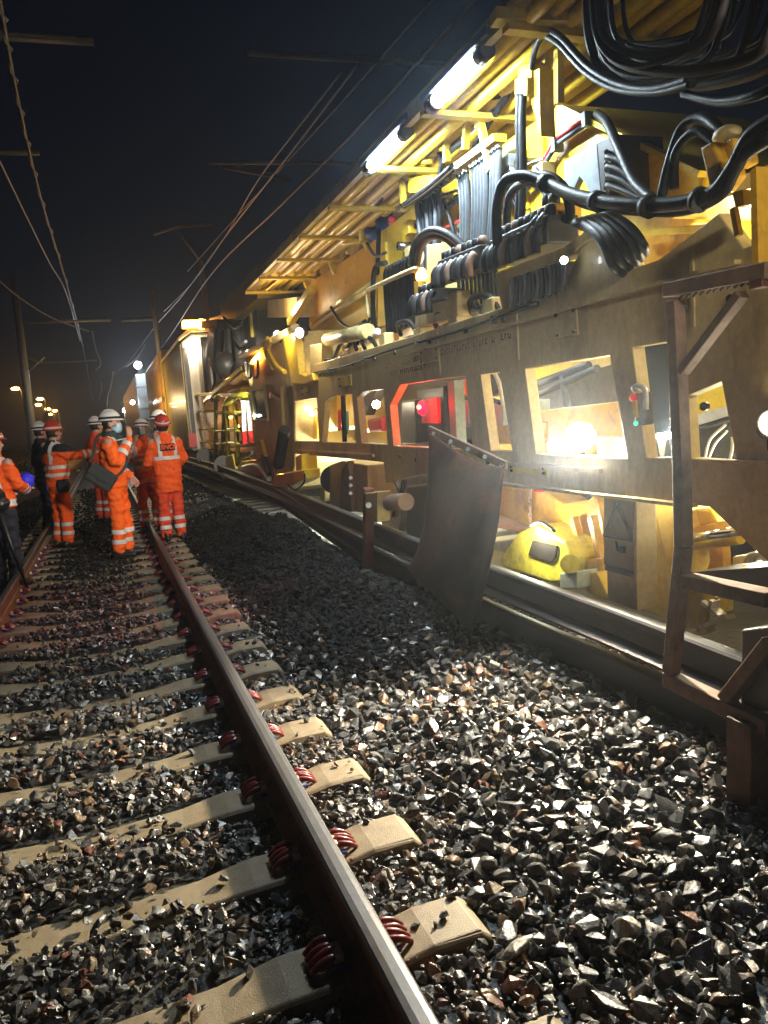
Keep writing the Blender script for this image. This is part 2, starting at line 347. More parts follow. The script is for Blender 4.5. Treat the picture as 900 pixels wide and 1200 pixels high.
    if dark_top:
        y = MB()
        y.loft([((0, ly(z)+oy, z), rx, ry) for z, rx, ry, oy in ((1.355, .207, .150, 0), (1.44, .175, .126, -.005), (1.50, .108, .097, -.005), (1.545, .088, .088, 0))], 20)
        for k in 'LR':
            el = Vector(arms[k][0]); limb(y, [SH[k]*.97+Vector((0, 0, .02)), SH[k].lerp(el, .45)+Vector((0, 0, .012))], [.088, .080])
        o = link('shoulder_yoke', remesh(y, .013, .008, seed), root); o.data.materials.append(M['navy'])
        for s_ in (-1, 1): R(strap(bvh(o.data), s_*.11, s_*.105, 1.36, 1.5, MB(), lift=.008), 'reflective_brace')
    # helmet
    h = MB(); rings = [((0, -.006, .055), .112, .132), ((0, -.008, .075), .109, .130), ((0, -.01, .11), .100, .120), ((0, -.01, .145), .078, .095), ((0, -.01, .165), .045, .058), ((0, -.01, .172), .012, .014)]
    h.loft(rings, 24); hm = lambda mb: MB().add([hrot @ Vector(v) for v in mb.v], mb.f, True)
    ho = hm(h).build('helmet', helmet, root, True)
    br = MB().loft([((0, .006, .045), .127, .158), ((0, .004, .054), .125, .152), ((0, 0, .062), .110, .132)], 24); hm(br).build('brim', helmet, ho, True)
    rg = MB().loft([((0, -.008, .066), .1135, .134), ((0, -.009, .092), .1080, .1285)], 24); hm(rg).build('helmet_band', 'navy' if helmet == 'hw' else 'refl', ho, True)
    ridge = MB().tube([(0, .09, .12), (0, .04, .166), (0, -.02, .178), (0, -.08, .155), (0, -.115, .11)], .010, 6, 3); hm(ridge).build('helmet_ridge', helmet, ho, True)
    if mask:
        k = MB().loft([((0, .055, -.112), .050, .040), ((0, .062, -.085), .066, .058), ((0, .062, -.045), .073, .066), ((0, .060, -.008), .066, .062), ((0, .058, .004), .058, .055)], 20)
        mo = hm(k).build('face_mask', 'maskb', root, True)
        for s_ in (-1, 1): hm(MB().tube([(.06*s_, .06, -.01), (.082*s_, 0, -.0), (.07*s_, .04, -.08)], .003, 5, 4)).build('ear_loop', 'wplast', mo, True)
    for s_ in (-1, 1): hm(MB().ball((.031*s_, .089, .030), .0115, (1.3, .6, .8), 8, 6)).build('eye', 'eye', root, True)
    hm(MB().loft([((0, -.022, -.05), .070, .075), ((0, -.02, 0), .083, .085), ((0, -.018, .05), .088, .092)], 16)).build('hair', 'hair', root, True)
    if scarf:
        s2 = MB(); s2.loft([((0, ly(1.45)+.01, 1.44), .12, .11), ((0, ly(1.5)+.012, 1.50), .11, .105), ((0, ly(1.55)+.015, 1.555), .09, .092)], 18)
        limb(s2, [(.05, ly(1.45)+.10, 1.47), (.10, ly(1.3)+.15, 1.30)], [.05, .045])
        o = link('scarf', remesh(s2, .012, .012, seed), root); o.data.materials.append(M['scarf'])
    if hold == 'phone':
        p = Vector(arms['R'][1])+Vector(arms['R'][2]).normalized()*.10
        return root, p, JT, TT
    return root, None, JT, TT
def lw(root, p): return root.matrix_world @ Vector(p)
DOWN = {'L': ((-.25, -.04, 1.14), (-.25, .10, .92), (0, .25, -1), (1, 0, 0), .45), 'R': ((.25, -.04, 1.14), (.25, .10, .92), (0, .25, -1), (-1, 0, 0), .45)}
FWD = {'L': ((-.26, .02, 1.14), (-.10, .25, 1.08), (.6, .8, .1), (0, 0, -1), .5), 'R': ((.26, .02, 1.14), (.10, .25, 1.08), (-.6, .8, .1), (0, 0, -1), .5)}
TALK = {'L': DOWN['L'], 'R': ((.26, .05, 1.16), (.10, .26, 1.42), (-.35, .1, .9), (-.7, -.7, 0), .75)}
def hgt(px, py, Y): return AY(px, py, Y).z
fA = AZ(145, 652, 0); fB = AZ(205, 633, 0); fF = AZ(77, 640, 0); fC = AZ(179, 622, 0); fE = AZ(124, 610, 0)
a = {'L': ((-.27, -.02, 1.14), (-.20, .16, .98), (.1, .5, -.8), (1, 0, 0), .5), 'R': ((.25, .10, 1.18), (.06, .235, 1.47), (-.25, .02, .9), (-.6, -.7, 0), .75)}
pA, _, JA, _ = person('worker in plain bright orange overalls, white helmet and blue mask, carrying a grey shoulder bag', fA, math.radians(-101), hgt(135, 477, fA.y), a, jacket='hiv', trousers='hiv', mask=True, hem=.86, bands='front', overall=True, scarf=True, seed=2, hold='phone', girth=1.08,
   legs={'L': ((-.10, .05, .50), (-.10, .05, .09)), 'R': ((.09, .0, .50), (.10, -.02, .09))})
a = {'L': ((-.25, .06, 1.13), (-.12, .26, 1.12), (.7, .7, .2), (0, 0, -1), .6), 'R': ((.25, .06, 1.13), (.14, .25, 1.08), (-.7, .7, .2), (0, 0, -1), .6)}
pB, _, JB, _ = person('worker seen from behind in red helmet with lettering on the back of the orange jacket', fB, math.radians(12), hgt(188, 482, fB.y), a, jacket='hiv2', trousers='hiv3', helmet='hr', hem=.70, bands='back', seed=3, headtilt=-.35, headturn=-.1, girth=1.1)
pC, _, JC, _ = person('masked worker in white helmet facing the camera and holding a phone to his face', fC, math.radians(168), hgt(160, 488, fC.y), TALK, jacket='hiv2', trousers='hiv3', mask=True, hem=.78, bands='full', seed=4, hold='phone', headtilt=-.15)
fD = Vector((fB.x+.12, fB.y+2.2, 0))
person('worker in white helmet and dark hood, half hidden behind the red helmeted worker', fD, math.radians(60), hgt(180, 479, fD.y), FWD, jacket='hiv3', trousers='hiv3', hem=.78, seed=5, scarf=True)
person('worker in red orange jacket and white helmet standing behind the one with the shoulder bag', fE, math.radians(-60), hgt(113, 486, fE.y), DOWN, jacket='hiv3', trousers='hiv3', hem=.66, bands='none', seed=6, girth=1.15)
a = {'L': ((-.24, .04, 1.15), (-.12, .24, 1.08), (.6, .8, .1), (0, 0, -1), .5), 'R': ((.30, .16, 1.30), (.30, .43, 1.33), (0, 1, .1), (-.3, 0, -1), .5)}
pF, _, JF, TF = person('worker in red helmet whose orange jacket has dark navy shoulders, reaching out an arm', fF, math.radians(-58), hgt(64, 491, fF.y), a, jacket='hiv2', trousers='hiv2', helmet='hr', hem=.86, bands='full', seed=7, dark_top=True, girth=1.08)
fG = AZ(52, 612, 0); fG = Vector((AY(47, 520, 14.5).x, 14.5, 0))
person('worker in white helmet and navy jacket, mostly hidden behind the one with navy shoulders', fG, math.radians(-70), hgt(48, 492, fG.y), DOWN, jacket='navy', trousers='navy', hem=.75, bands='none', legband=False, seed=8)
fH = Vector((AY(1, 560, 9.2).x-.05, 9.2, 0))
a = {'L': DOWN['L'], 'R': ((.25, .05, 1.17), (.16, .27, 1.10), (-.3, .9, .1), (0, 0, -1), .6)}
pH, _, JH, _ = person('worker in red helmet and dark trousers cut off by the left edge', fH, math.radians(-35), hgt(3, 498, fH.y), a, jacket='hiv2', trousers='navy', helmet='hr', hem=.92, bands='hem', legband=False, seed=10)
bpy.context.view_layer.update()
# things the workers wear on the back or carry
def on_back(T, mb2d, side=-1):
    """(x, z) outline points -> the jacket's surface seen from behind / in front"""
    out = []
    for x, z in mb2d:
        h = T.ray_cast(Vector((x, side*.3, z)), Vector((0, -side, 0)), .45); out.append(h[0] if h[0] else Vector((x, side*.15, z)))
    return out
def patch(T, x0, x1, z0, z1, root, m, name, side=-1, lift=.009, n=6):
    pts = [(x0+(x1-x0)*i/n, z0+(z1-z0)*j/n) for j in range(n+1) for i in range(n+1)]
    P = [p+Vector((0, side*lift, 0)) for p in on_back(T, pts, side)]
    return MB().add(P, [(j*(n+1)+i, j*(n+1)+i+1, (j+1)*(n+1)+i+1, (j+1)*(n+1)+i) for i in range(n) for j in range(n)], True).build(name, m, root, True)
def text_mesh(s, size, depth=.002):
    cu = bpy.data.curves.new('text', 'FONT'); cu.body = s; cu.size = size; cu.align_x = 'CENTER'; cu.align_y = 'CENTER'; cu.extrude = depth; cu.offset = .004; cu.shear = .2
    return to_mesh(bpy.data.objects.new('temporary', cu))
pt = patch(JB, -.105, .105, 1.285, 1.385, pB, 'navy', 'back_patch', lift=.010)
me = text_mesh('SNCF', .088); T2 = bvh(pt.data)
for v in me.vertices:
    x, z = v.co.x, 1.335+v.co.y; h = T2.find_nearest(Vector((x, -.2, z))); v.co = Vector((x, h[0].y-.008-v.co.z, z))
me.materials.append(M['hiv2']); link('lettering', me, pt)
o = patch(JF, -.16, -.075, 1.22, 1.31, pF, 'navy', 'back_badge', lift=.010)
sw = MB()
for dz in (.245, .265, .285): sw.tube([p+Vector((0, -.014, 0)) for p in on_back(JF, [(-.145, .98+dz), (-.12, .985+dz), (-.09, .98+dz)])], .004, 6)
sw.build('badge_mark', 'hiv2', o, True)
MB().loft([((.17, -.02, .80), .055, .085), ((.172, -.02, .90), .07, .10), ((.172, -.02, .98), .05, .08)], 14).build('hip_pouch', 'navy', pF, True)
MB().ball((-.05, -.155, .86), .04, (1.2, .5, 1)).build('blue_cloth', 'bluep', pF, True)
# shoulder bag of the overalls worker, hanging on his right hip
bg = thing('shoulder_bag', 'charcoal grey shoulder bag hanging at the hip of the worker in plain overalls', 'bag', pA.location, None, pA.rotation_euler.z); bg.scale = pA.scale
mb = MB(); rot = Matrix.Translation((.27, -.10, 1.02)) @ Matrix.Rotation(math.radians(-38), 4, 'X')
mb.box((-.06, -.17, -.12), (.06, .17, .11), rot)
mb.build('bag_body', 'bagm', bg, True, .035)
MB().box((.062, -.16, -.02), (.070, .16, .10), rot).build('flap', 'bagm', bg, True, .004)
MB().box((.071, -.02, -.04), (.077, .02, .02), rot).build('buckle', 'dark', bg, True, .002)
MB().tube([(.26, -.22, 1.20), (.20, -.17, 1.30), (.07, -.14, 1.49), (-.06, -.03, 1.535), (-.12, .12, 1.42), (.05, .19, 1.22), (.2, .14, 1.07), (.27, .02, .98)], .017, 6, 5).build('strap', 'bagm', bg, True)
def phone(label, p, root, cat='phone'):
    o = MB(); q = root.matrix_world; o.box((-.036, -.006, -.075), (.036, .006, .075)); ob = o.build('mobile_phone', 'dark', None, False, .004)
    ob.location = q @ Vector(p); ob.rotation_euler = (.2, .1, root.rotation_euler.z); tag(ob, label, cat)
phone('dark phone at the mouth of the worker in plain overalls', (.02, .225, 1.56), pA)
phone('dark phone held up to the mask of the worker facing the camera', (.03, .20, 1.585), pC)
gl = MB(); q = pH.matrix_world
gl.ball((.15, .30, 1.19), .085, (1, 1, 1.15)); limb(gl, [(.15, .30, 1.19), (.16, .27, 1.08)], [.06, .05])
for i in range(4): limb(gl, [(.11+.028*i, .33, 1.22), (.105+.03*i, .38, 1.23)], [.02, .016], 7)
limb(gl, [(.10, .28, 1.2), (.07, .30, 1.26)], [.022, .018], 7)
me = remesh(gl, .01); o = link('glove', me, pH); me.materials.append(M['blueg'])
# tripod under a black cover at the left edge
f0 = AZ(31, 692, 0); f0 = Vector((f0.x-.20, f0.y-.05, 0))
tr = thing('survey_tripod', 'black tripod with a bulging black cover on top, at the left edge beside the rail', 'tripod', f0)
for dx, dy in ((.22, .02), (-.25, .1), (-.05, -.3)):
    MB().tube([f0+Vector((dx*.15, dy*.15, .92)), f0+Vector((dx, dy, 0))], [.024, .016], 8).build('leg', 'pack', tr)
mb = MB(); mb.ball(f0+Vector((-.03, 0, 1.02)), .16, (1, 1, .85)); mb.ball(f0+Vector((.05, 0, .95)), .11, (1.1, 1, .8)); mb.ball(f0+Vector((-.08, 0, 1.12)), .11)
me = remesh(mb, .012, .016, 4)
for v in me.vertices: v.co -= f0
o = link('cover', me, tr); me.materials.append(M['pack'])
MB().box(f0+Vector((.03, -.165, 1.01)), f0+Vector((.09, -.155, 1.03))).build('cover_tag', 'refl', o)
# ------------------------------------------------------------------ ground, ballast, track
SY0 = 2.03
XR, XL, SL = .545, -1.025, .56                             # running rails and sleeper spacing
def smooth(a, b, x):
    t = np.clip((x-a)/(b-a), 0, 1); return t*t*(3-2*t)
def hgt_np(x, y):
    """ballast surface: cribs of the near track, shoulder, heap under the machine side, far formation"""
    x = np.asarray(x, float); y = np.asarray(y, float)
    z = np.full(np.broadcast(x, y).shape, -.018)
    z = z - .02*np.exp(-((x-XR+.18)/.12)**2)
    rise = .17*smooth(.95, 2.0, x)*(1-.3*smooth(2.2, 3.0, x))
    ridge = (.12*smooth(4.3, 5.6, y)+.23*smooth(5.6, 8.5, y))*(1-.85*smooth(8.0, 11.5, y))
    prof = np.clip((x-.98)/.82, 0, 1)*(1-smooth(1.8, 2.15, x))
    z = z+rise+ridge*prof
    z = z-.13*smooth(2.25, 2.5, x)*smooth(6.5, 7.5, y)
    z = z-.35*smooth(1.55, 3.2, -x)
    lump = (.035+.025*smooth(4.5, 6, y))*np.sin(x*5.1+1.3*np.sin(y*2.3))*np.cos(y*3.7+x+.8*np.sin(y*5.1))*smooth(1.0, 1.5, x)*(1-smooth(2.1, 2.3, x))
    return z+lump
gx = np.concatenate([np.linspace(-160, -6, 12), np.linspace(-5, 7, 97), np.linspace(8, 160, 12)]); gy = np.concatenate([np.linspace(-12, 30, 260), np.linspace(31, 420, 40)])
GX, GY = np.meshgrid(gx, gy); GZ = hgt_np(GX, GY)-.035
v = np.stack([GX, GY, GZ], -1).reshape(-1, 3); nx, ny = len(gx), len(gy)
i0 = (np.arange(ny-1)[:, None]*nx+np.arange(nx-1)).ravel(); fc = np.stack([i0, i0+1, i0+nx+1, i0+nx], 1)
M['soil'] = mat('wet_dark_ballast_bed', (.045, .042, .038), .5, dirt=(.02, .018, .016), damt=.5, dscale=6, bump=1, bscale=28, var=.4)
me = bpy.data.meshes.new('ground'); me.from_pydata(v.tolist(), [], fc.tolist()); me.polygons.foreach_set('use_smooth', [True]*len(fc)); me.materials.append(M['soil'])
tag(link('ground', me), kind='structure')
# stones: crushed rock, every stone a convex faceted solid, all one mass
def rock(k):
    r = random.Random(k); bm = bmesh.new(); sx, sy, sz = r.uniform(.95, 1.3), r.uniform(.7, .95), r.uniform(.45, .75); n = r.choice((12, 14, 17, 20, 24))
    for _ in range(n):
        p = Vector((r.gauss(0, 1), r.gauss(0, 1), r.gauss(0, 1))).normalized()
        bm.verts.new(Vector((p.x*sx*r.uniform(.88, 1.12), p.y*sy*r.uniform(.88, 1.1), p.z*sz*r.uniform(.88, 1.1))))
    bmesh.ops.convex_hull(bm, input=bm.verts); bmesh.ops.delete(bm, geom=[q for q in bm.verts if not q.link_faces], context='VERTS')
    bmesh.ops.triangulate(bm, faces=bm.faces[:]); bm.verts.index_update()
    V = np.array([q.co[:] for q in bm.verts]); Fc = np.array([[q.index for q in f.verts] for f in bm.faces]); bm.free(); return V, Fc
ROCKS = [rock(k) for k in range(28)]
def rough_rock(k):
    V, Fc = ROCKS[k]; bm = bmesh.new(); vs = [bm.verts.new(Vector(v)) for v in V]
    for f in Fc: bm.faces.new([vs[i] for i in f])
    bmesh.ops.dissolve_limit(bm, angle_limit=.22, verts=bm.verts[:], edges=bm.edges[:]); bmesh.ops.bevel(bm, geom=bm.edges[:], offset=.045, segments=1, affect='EDGES', clamp_overlap=True)
    bmesh.ops.triangulate(bm, faces=bm.faces[:]); bmesh.ops.subdivide_edges(bm, edges=[e for e in bm.edges if e.calc_length() > .38], cuts=1); bmesh.ops.triangulate(bm, faces=bm.faces[:])
    for v in bm.verts:
        p = v.co.copy(); q = Vector((k*3.3, k*1.1, 0)); v.co = p*(1+.05*noise.noise(p*2.2+q)+.035*noise.noise(p*5.5+q))
    bm.verts.index_update(); V = np.array([q.co[:] for q in bm.verts]); Fc = np.array([[q.index for q in f.verts] for f in bm.faces]); bm.free(); return V, Fc
NEAR = [rough_rock(k) for k in range(28)]
def field(x0, x1, y0, y1, sp, r0, r1, lay=0., thin=1.):
    nx_, ny_ = int((x1-x0)/sp), int((y1-y0)/sp)
    X, Y = np.meshgrid(np.arange(nx_), np.arange(ny_)); n = nx_*ny_
    X = x0+(X.ravel()+rng.random(n)*1.1)*sp; Y = y0+(Y.ravel()+rng.random(n)*1.1)*sp
    R = r0+(r1-r0)*rng.random(n)**1.6
    Z = hgt_np(X, Y)+lay+rng.normal(0, .006, n)
    k = (Y % SL+0*X); k = np.abs(((Y-SY0+SL/2) % SL)-SL/2)           # distance to a sleeper's centre line
    on = (X > -1.42) & (X < .96) & (Y < 40)
    mid = np.abs(X+.24) < .33
    keep = ~(on & (k < .105+.35*R) & ~(mid & (rng.random(n) < .22)))
    on2 = (np.abs(X-XR) < .085+R) | (np.abs(X-XL) < .085+R)
    keep &= ~on2 & (rng.random(n) < thin) & ~((X > 2.3) & (Y > 7.0) & (Y < 30))
    nearrail = (np.abs(X-XR+.15) < .10) | (np.abs(X-XL-.15) < .1)
    Z = Z-np.where(nearrail, .015, 0)
    return np.stack([X, Y, Z, R], 1)[keep]
N_ = [field(-1.45, .98, .9, 3.9, .041, .017, .038), field(.95, 2.75, .9, 3.9, .047, .020, .046), field(.95, 2.75, .9, 3.9, .075, .026, .050, .025, .8), field(-1.3, 2.6, .9, 3.6, .030, .006, .014, .012, .7)]
ns_ = 130; k_ = rng.integers(-1, 9, ns_); xs_ = np.where(rng.random(ns_) < .75, rng.uniform(-.9, .25, ns_), rng.uniform(.72, .93, ns_)); N_.append(np.stack([xs_, SY0+SL*k_+rng.uniform(-.1, .1, ns_), np.interp(xs_, [-.9, -.24, .3, .72, .8], [.0, -.045, -.005, .01, .025])+.008, rng.uniform(.007, .026, ns_)], 1))
E_ = [field(-1.45, 2.75, 3.9, 4.6, .041, .019, .040), field(.95, 2.75, 3.9, 5.2, .055, .022, .045, .022), field(-1.4, .98, .9, 4.6, .075, .018, .032, .02, .6),
      field(-1.6, 2.8, 4.6, 9, .046, .020, .037), field(.95, 2.3, 4.6, 12, .055, .022, .04, .02), field(-2.2, 3.0, 9, 15, .060, .023, .04), field(-3, 3.0, 15, 26, .10, .03, .05),
      field(-3.6, -1.45, 5, 14, .075, .02, .036)]
E_all = np.concatenate(E_)
dark = (E_all[:, 1]+rng.normal(0, .6, len(E_all)) > 4.35-.35*(E_all[:, 0]-1)) & (E_all[:, 0]+rng.normal(0, .06, len(E_all)) > 1.02) | (E_all[:, 1]+rng.normal(0, .8, len(E_all)) > 9.0)  # dark zone covers the muddy heap and the shade around it
def rot_many(n):
    q = rng.normal(size=(n, 4)); q[:, 1:3] *= .8; q /= np.linalg.norm(q, axis=1, keepdims=True); w, x, y, z = q.T
    return np.stack([1-2*(y*y+z*z), 2*(x*y-z*w), 2*(x*z+y*w), 2*(x*y+z*w), 1-2*(x*x+z*z), 2*(y*z-x*w), 2*(x*z-y*w), 2*(y*z+x*w), 1-2*(x*x+y*y)], 1).reshape(n, 3, 3)
def stones(P_, name, ROCKS=ROCKS):
    kind = rng.integers(0, len(ROCKS), len(P_)); VV, FF = [], []; base = 0
    for k, (V, Fc) in enumerate(ROCKS):
        Q = P_[kind == k]; n = len(Q); Rm = rot_many(n)
        W = np.einsum('nij,vj->nvi', Rm, V)*Q[:, 3][:, None, None]; W[:, :, 2] *= .85; W += Q[:, None, :3]
        VV.append(W.reshape(-1, 3)); FF.append((Fc[None]+(np.arange(n)*len(V))[:, None, None]+base).reshape(-1, 3)); base += n*len(V)
    VV = np.concatenate(VV).astype(np.float32); FF = np.concatenate(FF).astype(np.int32)
    me = bpy.data.meshes.new(name); me.vertices.add(len(VV)); me.vertices.foreach_set('co', VV.ravel())
    me.loops.add(FF.size); me.loops.foreach_set('vertex_index', FF.ravel()); me.polygons.add(len(FF)); me.polygons.foreach_set('loop_start', np.arange(0, FF.size, 3, dtype=np.int32))
    me.polygons.foreach_set('use_smooth', np.zeros(len(FF), bool)); me.update(calc_edges=True); return me
def stone_mat(name, cols, rlo, rhi, coat, spec=.5):
    m = bpy.data.materials.new(name); m.use_nodes = True; t = m.node_tree; L = t.links.new; p = t.nodes['Principled BSDF']
    ge = nd(t, 'ShaderNodeNewGeometry'); cr = nd(t, 'ShaderNodeValToRGB'); L(ge.outputs['Random Per Island'], cr.inputs['Fac']); cr.color_ramp.interpolation = 'CONSTANT'
    while len(cr.color_ramp.elements) < len(cols): cr.color_ramp.elements.new(.5)
    for e, (a, c) in zip(cr.color_ramp.elements, cols): e.position = a; e.color = (*c, 1)
    tc = nd(t, 'ShaderNodeTexCoord'); n1 = nd(t, 'ShaderNodeTexNoise', Scale=70, Detail=7, Roughness=.7); L(tc.outputs['Object'], n1.inputs['Vector'])
    mr = nd(t, 'ShaderNodeMapRange'); mr.inputs['From Min'].default_value = .3; mr.inputs['From Max'].default_value = .7; mr.inputs['To Min'].default_value = .55; mr.inputs['To Max'].default_value = 1.45
    L(n1.outputs['Fac'], mr.inputs['Value']); hs = nd(t, 'ShaderNodeHueSaturation'); L(cr.outputs['Color'], hs.inputs['Color']); L(mr.outputs['Result'], hs.inputs['Value']); L(hs.outputs['Color'], p.inputs['Base Color'])
    r2 = nd(t, 'ShaderNodeMapRange'); r2.inputs['To Min'].default_value = rlo; r2.inputs['To Max'].default_value = rhi; L(n1.outputs['Fac'], r2.inputs['Value']); L(r2.outputs['Result'], p.inputs['Roughness'])
    n2 = nd(t, 'ShaderNodeTexNoise', Scale=170, Detail=4); L(tc.outputs['Object'], n2.inputs['Vector']); b = nd(t, 'ShaderNodeBump', Strength=.55, Distance=.004); L(n2.outputs['Fac'], b.inputs['Height']); L(b.outputs['Normal'], p.inputs['Normal'])
    p.inputs['Specular IOR Level'].default_value = spec
    p.inputs['Coat Weight'].default_value = coat; p.inputs['Coat Roughness'].default_value = .2
    return m
cols = [(0, (.045, .047, .052)), (.22, (.075, .080, .088)), (.42, (.10, .11, .12)), (.58, (.055, .05, .045)), (.70, (.14, .14, .14)), (.80, (.12, .09, .065)), (.86, (.17, .075, .055)), (.90, (.20, .14, .09)), (.95, (.22, .17, .12)), (.975, (.28, .27, .25))]
far_ = stones(E_all[~dark], 'far_part'); me = stones(np.concatenate(N_), 'ballast_stones', NEAR)
bm = bmesh.new(); bm.from_mesh(me); bm.from_mesh(far_); bm.to_mesh(me); bm.free(); bpy.data.meshes.remove(far_); me.materials.append(stone_mat('wet_crushed_stone', [(a, (c[0]*.84, c[1]*.81, c[2]*.77)) for a, c in cols], .10, .52, .45)); tag(link('ballast_stones', me), kind='stuff')
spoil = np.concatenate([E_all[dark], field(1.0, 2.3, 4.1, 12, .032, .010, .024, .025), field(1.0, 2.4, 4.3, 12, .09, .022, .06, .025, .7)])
dcols = [(a, tuple(x*.13 for x in c)) for a, c in cols[:6]]+[(.95, (.035, .032, .03))]  # mud palette, darkened further so the heap's shade sits in the colour
me = stones(spoil, 'spoil_heap'); me.materials.append(stone_mat('muddy_shaded_spoil', dcols, .6, .95, .0, .18)); tag(link('spoil_heap', me), kind='stuff')
# rails: one profile swept along a path
RAILP = [(-.072, 0), (.072, 0), (.072, .012), (.022, .028), (.011, .040), (.011, .118), (.034, .130), (.036, .158), (.028, .168), (.012, .172), (-.012, .172), (-.028, .168), (-.036, .158), (-.034, .130), (-.011, .118), (-.011, .040), (-.022, .028), (-.072, .012)]
def sweep(path, sc=1, mats=('railside', 'railtop'), zsc=1, prof=RAILP):
    mb = MB(); n = len(prof); vs = []; path = [Vector(p) for p in path]
    for i, p in enumerate(path):
        t = path[min(i+1, len(path)-1)]-path[max(i-1, 0)]; r = Vector((t.y, -t.x, 0)).normalized()
        vs += [p+r*(u*sc)+Vector((0, 0, w*sc*zsc)) for u, w in prof]
    for i in range(len(path)-1):
        for j in range(n):
            top = prof[j][1] >= .158 and prof[(j+1) % n][1] >= .158
            mb.cur = 1 if top else 0; mb.add([vs[i*n+j], vs[(i+1)*n+j], vs[(i+1)*n+(j+1) % n], vs[i*n+(j+1) % n]], [(0, 1, 2, 3)])
    mb.cur = 0; mb.add(vs[:n], [list(range(n))]); mb.add(vs[-n:], [list(range(n-1, -1, -1))])
    return mb
ys = [.4+.5*i for i in range(30)]+[16+3*i for i in range(40)]
o = sweep([(XR, y, 0) for y in ys]).build('rail', ['railside', 'railtop']); tag(o, 'worn steel rail running from the bottom edge up to the workers', 'rail', 'rails of the near track')
o = sweep([(XL, y, 0) for y in ys]).build('rail', ['railside', 'railtop']); tag(o, 'rusty rail at the left edge, beside the tripod and the worker with navy shoulders', 'rail', 'rails of the near track')
# sleepers with their fastenings
sec = [(-1.40, -.01), (-1.36, .018), (-1.23, .018), (-1.12, -.002), (-.92, -.002), (-.80, -.006), (-.62, -.03), (-.24, -.048), (.14, -.03), (.32, -.006), (.44, -.002), (.64, -.002), (.75, .020), (.90, .022), (.935, -.01)]
def sleeper_mesh():
    mb = MB(); n = len(sec); rows = []
    for x, z in sec:
        w = .106 if abs(x+.24) > .5 else .090
        rows.append([(x, -w-.02, -.17), (x, -w, z-.012), (x, -w+.012, z), (x, w-.012, z), (x, w, z-.012), (x, w+.02, -.17)])
    vs = [p for r in rows for p in r]
    mb.add(vs, [(i*6+j, i*6+(j+1) % 6, (i+1)*6+(j+1) % 6, (i+1)*6+j) for i in range(n-1) for j in range(6)]); mb.add(rows[0], [(5, 4, 3, 2, 1, 0)]); mb.add(rows[-1], [(0, 1, 2, 3, 4, 5)])
    return mb
LB = ['tan concrete sleeper with a glaring lit end at the bottom edge of the photo', 'tan sleeper with a wide bright block end, nearest after the bottom edge one', 'tan sleeper third from the bottom edge, chipped block end beside bare stones',
      'tan sleeper fourth from the bottom edge, its end lying flat in the stones', 'tan sleeper fifth from the bottom edge, its end half buried in stones', 'sleeper sixth from the bottom edge with a pale edge by the heap', 'sleeper seventh from the bottom edge with a shiny outer edge',
      'sleeper eighth from the bottom edge, first with a reddish inner end', 'sleeper ninth from the bottom edge with a reddish inner end']
t = M['conc'].node_tree; p_ = t.nodes['Principled BSDF']; src_ = p_.inputs['Base Color'].links[0].from_socket     # rust run off the rail seats
tcn = nd(t, 'ShaderNodeTexCoord'); sx_ = nd(t, 'ShaderNodeSeparateXYZ'); t.links.new(tcn.outputs['Object'], sx_.inputs[0]); acc = None
for xr in (XR, XL):
    a_ = nd(t, 'ShaderNodeMath', operation='SUBTRACT'); a_.inputs[1].default_value = xr; t.links.new(sx_.outputs[0], a_.inputs[0]); b_ = nd(t, 'ShaderNodeMath', operation='ABSOLUTE'); t.links.new(a_.outputs[0], b_.inputs[0])
    c_ = nd(t, 'ShaderNodeMapRange'); c_.inputs['From Min'].default_value = .08; c_.inputs['From Max'].default_value = .34; c_.inputs['To Min'].default_value = .75; c_.inputs['To Max'].default_value = 0; t.links.new(b_.outputs[0], c_.inputs['Value'])
    if acc is None: acc = c_.outputs[0]
    else: d_ = nd(t, 'ShaderNodeMath', operation='MAXIMUM'); t.links.new(acc, d_.inputs[0]); t.links.new(c_.outputs[0], d_.inputs[1]); acc = d_.outputs[0]
nz = nd(t, 'ShaderNodeTexNoise', Scale=14, Detail=6); t.links.new(tcn.outputs['Object'], nz.inputs['Vector']); e_ = nd(t, 'ShaderNodeMath', operation='MULTIPLY'); t.links.new(acc, e_.inputs[0]); t.links.new(nz.outputs['Fac'], e_.inputs[1])
mx_ = nd(t, 'ShaderNodeMix', data_type='RGBA'); mx_.inputs[7].default_value = (.10, .05, .028, 1); t.links.new(e_.outputs[0], mx_.inputs[0]); t.links.new(src_, mx_.inputs[6]); t.links.new(mx_.outputs[2], p_.inputs['Base Color'])
s0 = thing('sleeper', LB[0], 'sleeper', (0, SY0-SL, 0), 'concrete sleepers of the near track')
sleeper_mesh().build('concrete_body', 'conc', s0, True, .006)
def clip_parts(x, s_):
    mb = MB()                                                # spring clip: bent red prongs lying on the rail foot
    for k, dy in enumerate((-.048, -.018, .012, .042)):
        mb.tube([(x+s_*.062, dy*.75, .030), (x+s_*.09, dy*.9, .040+.006*(k % 2)), (x+s_*.125, dy, .034), (x+s_*.155, dy*.9, .012)], [.009, .0115, .011, .008], 8, 4)
    c = mb.build('rail_clip', 'clipred', s0, True)
    MB().box((x+s_*.056, -.052, .018), (x+s_*.086, .012, .050)).build('insulator', 'clipwhite', c, True, .006)
    MB().tube([(x+s_*.062, -.066, .020), (x+s_*.11, -.060, .016)], .010, 8).build('pad', 'clipblue', c, True)
for x, s_ in ((XR, 1), (XR, -1), (XL, 1), (XL, -1)): clip_parts(x, s_)
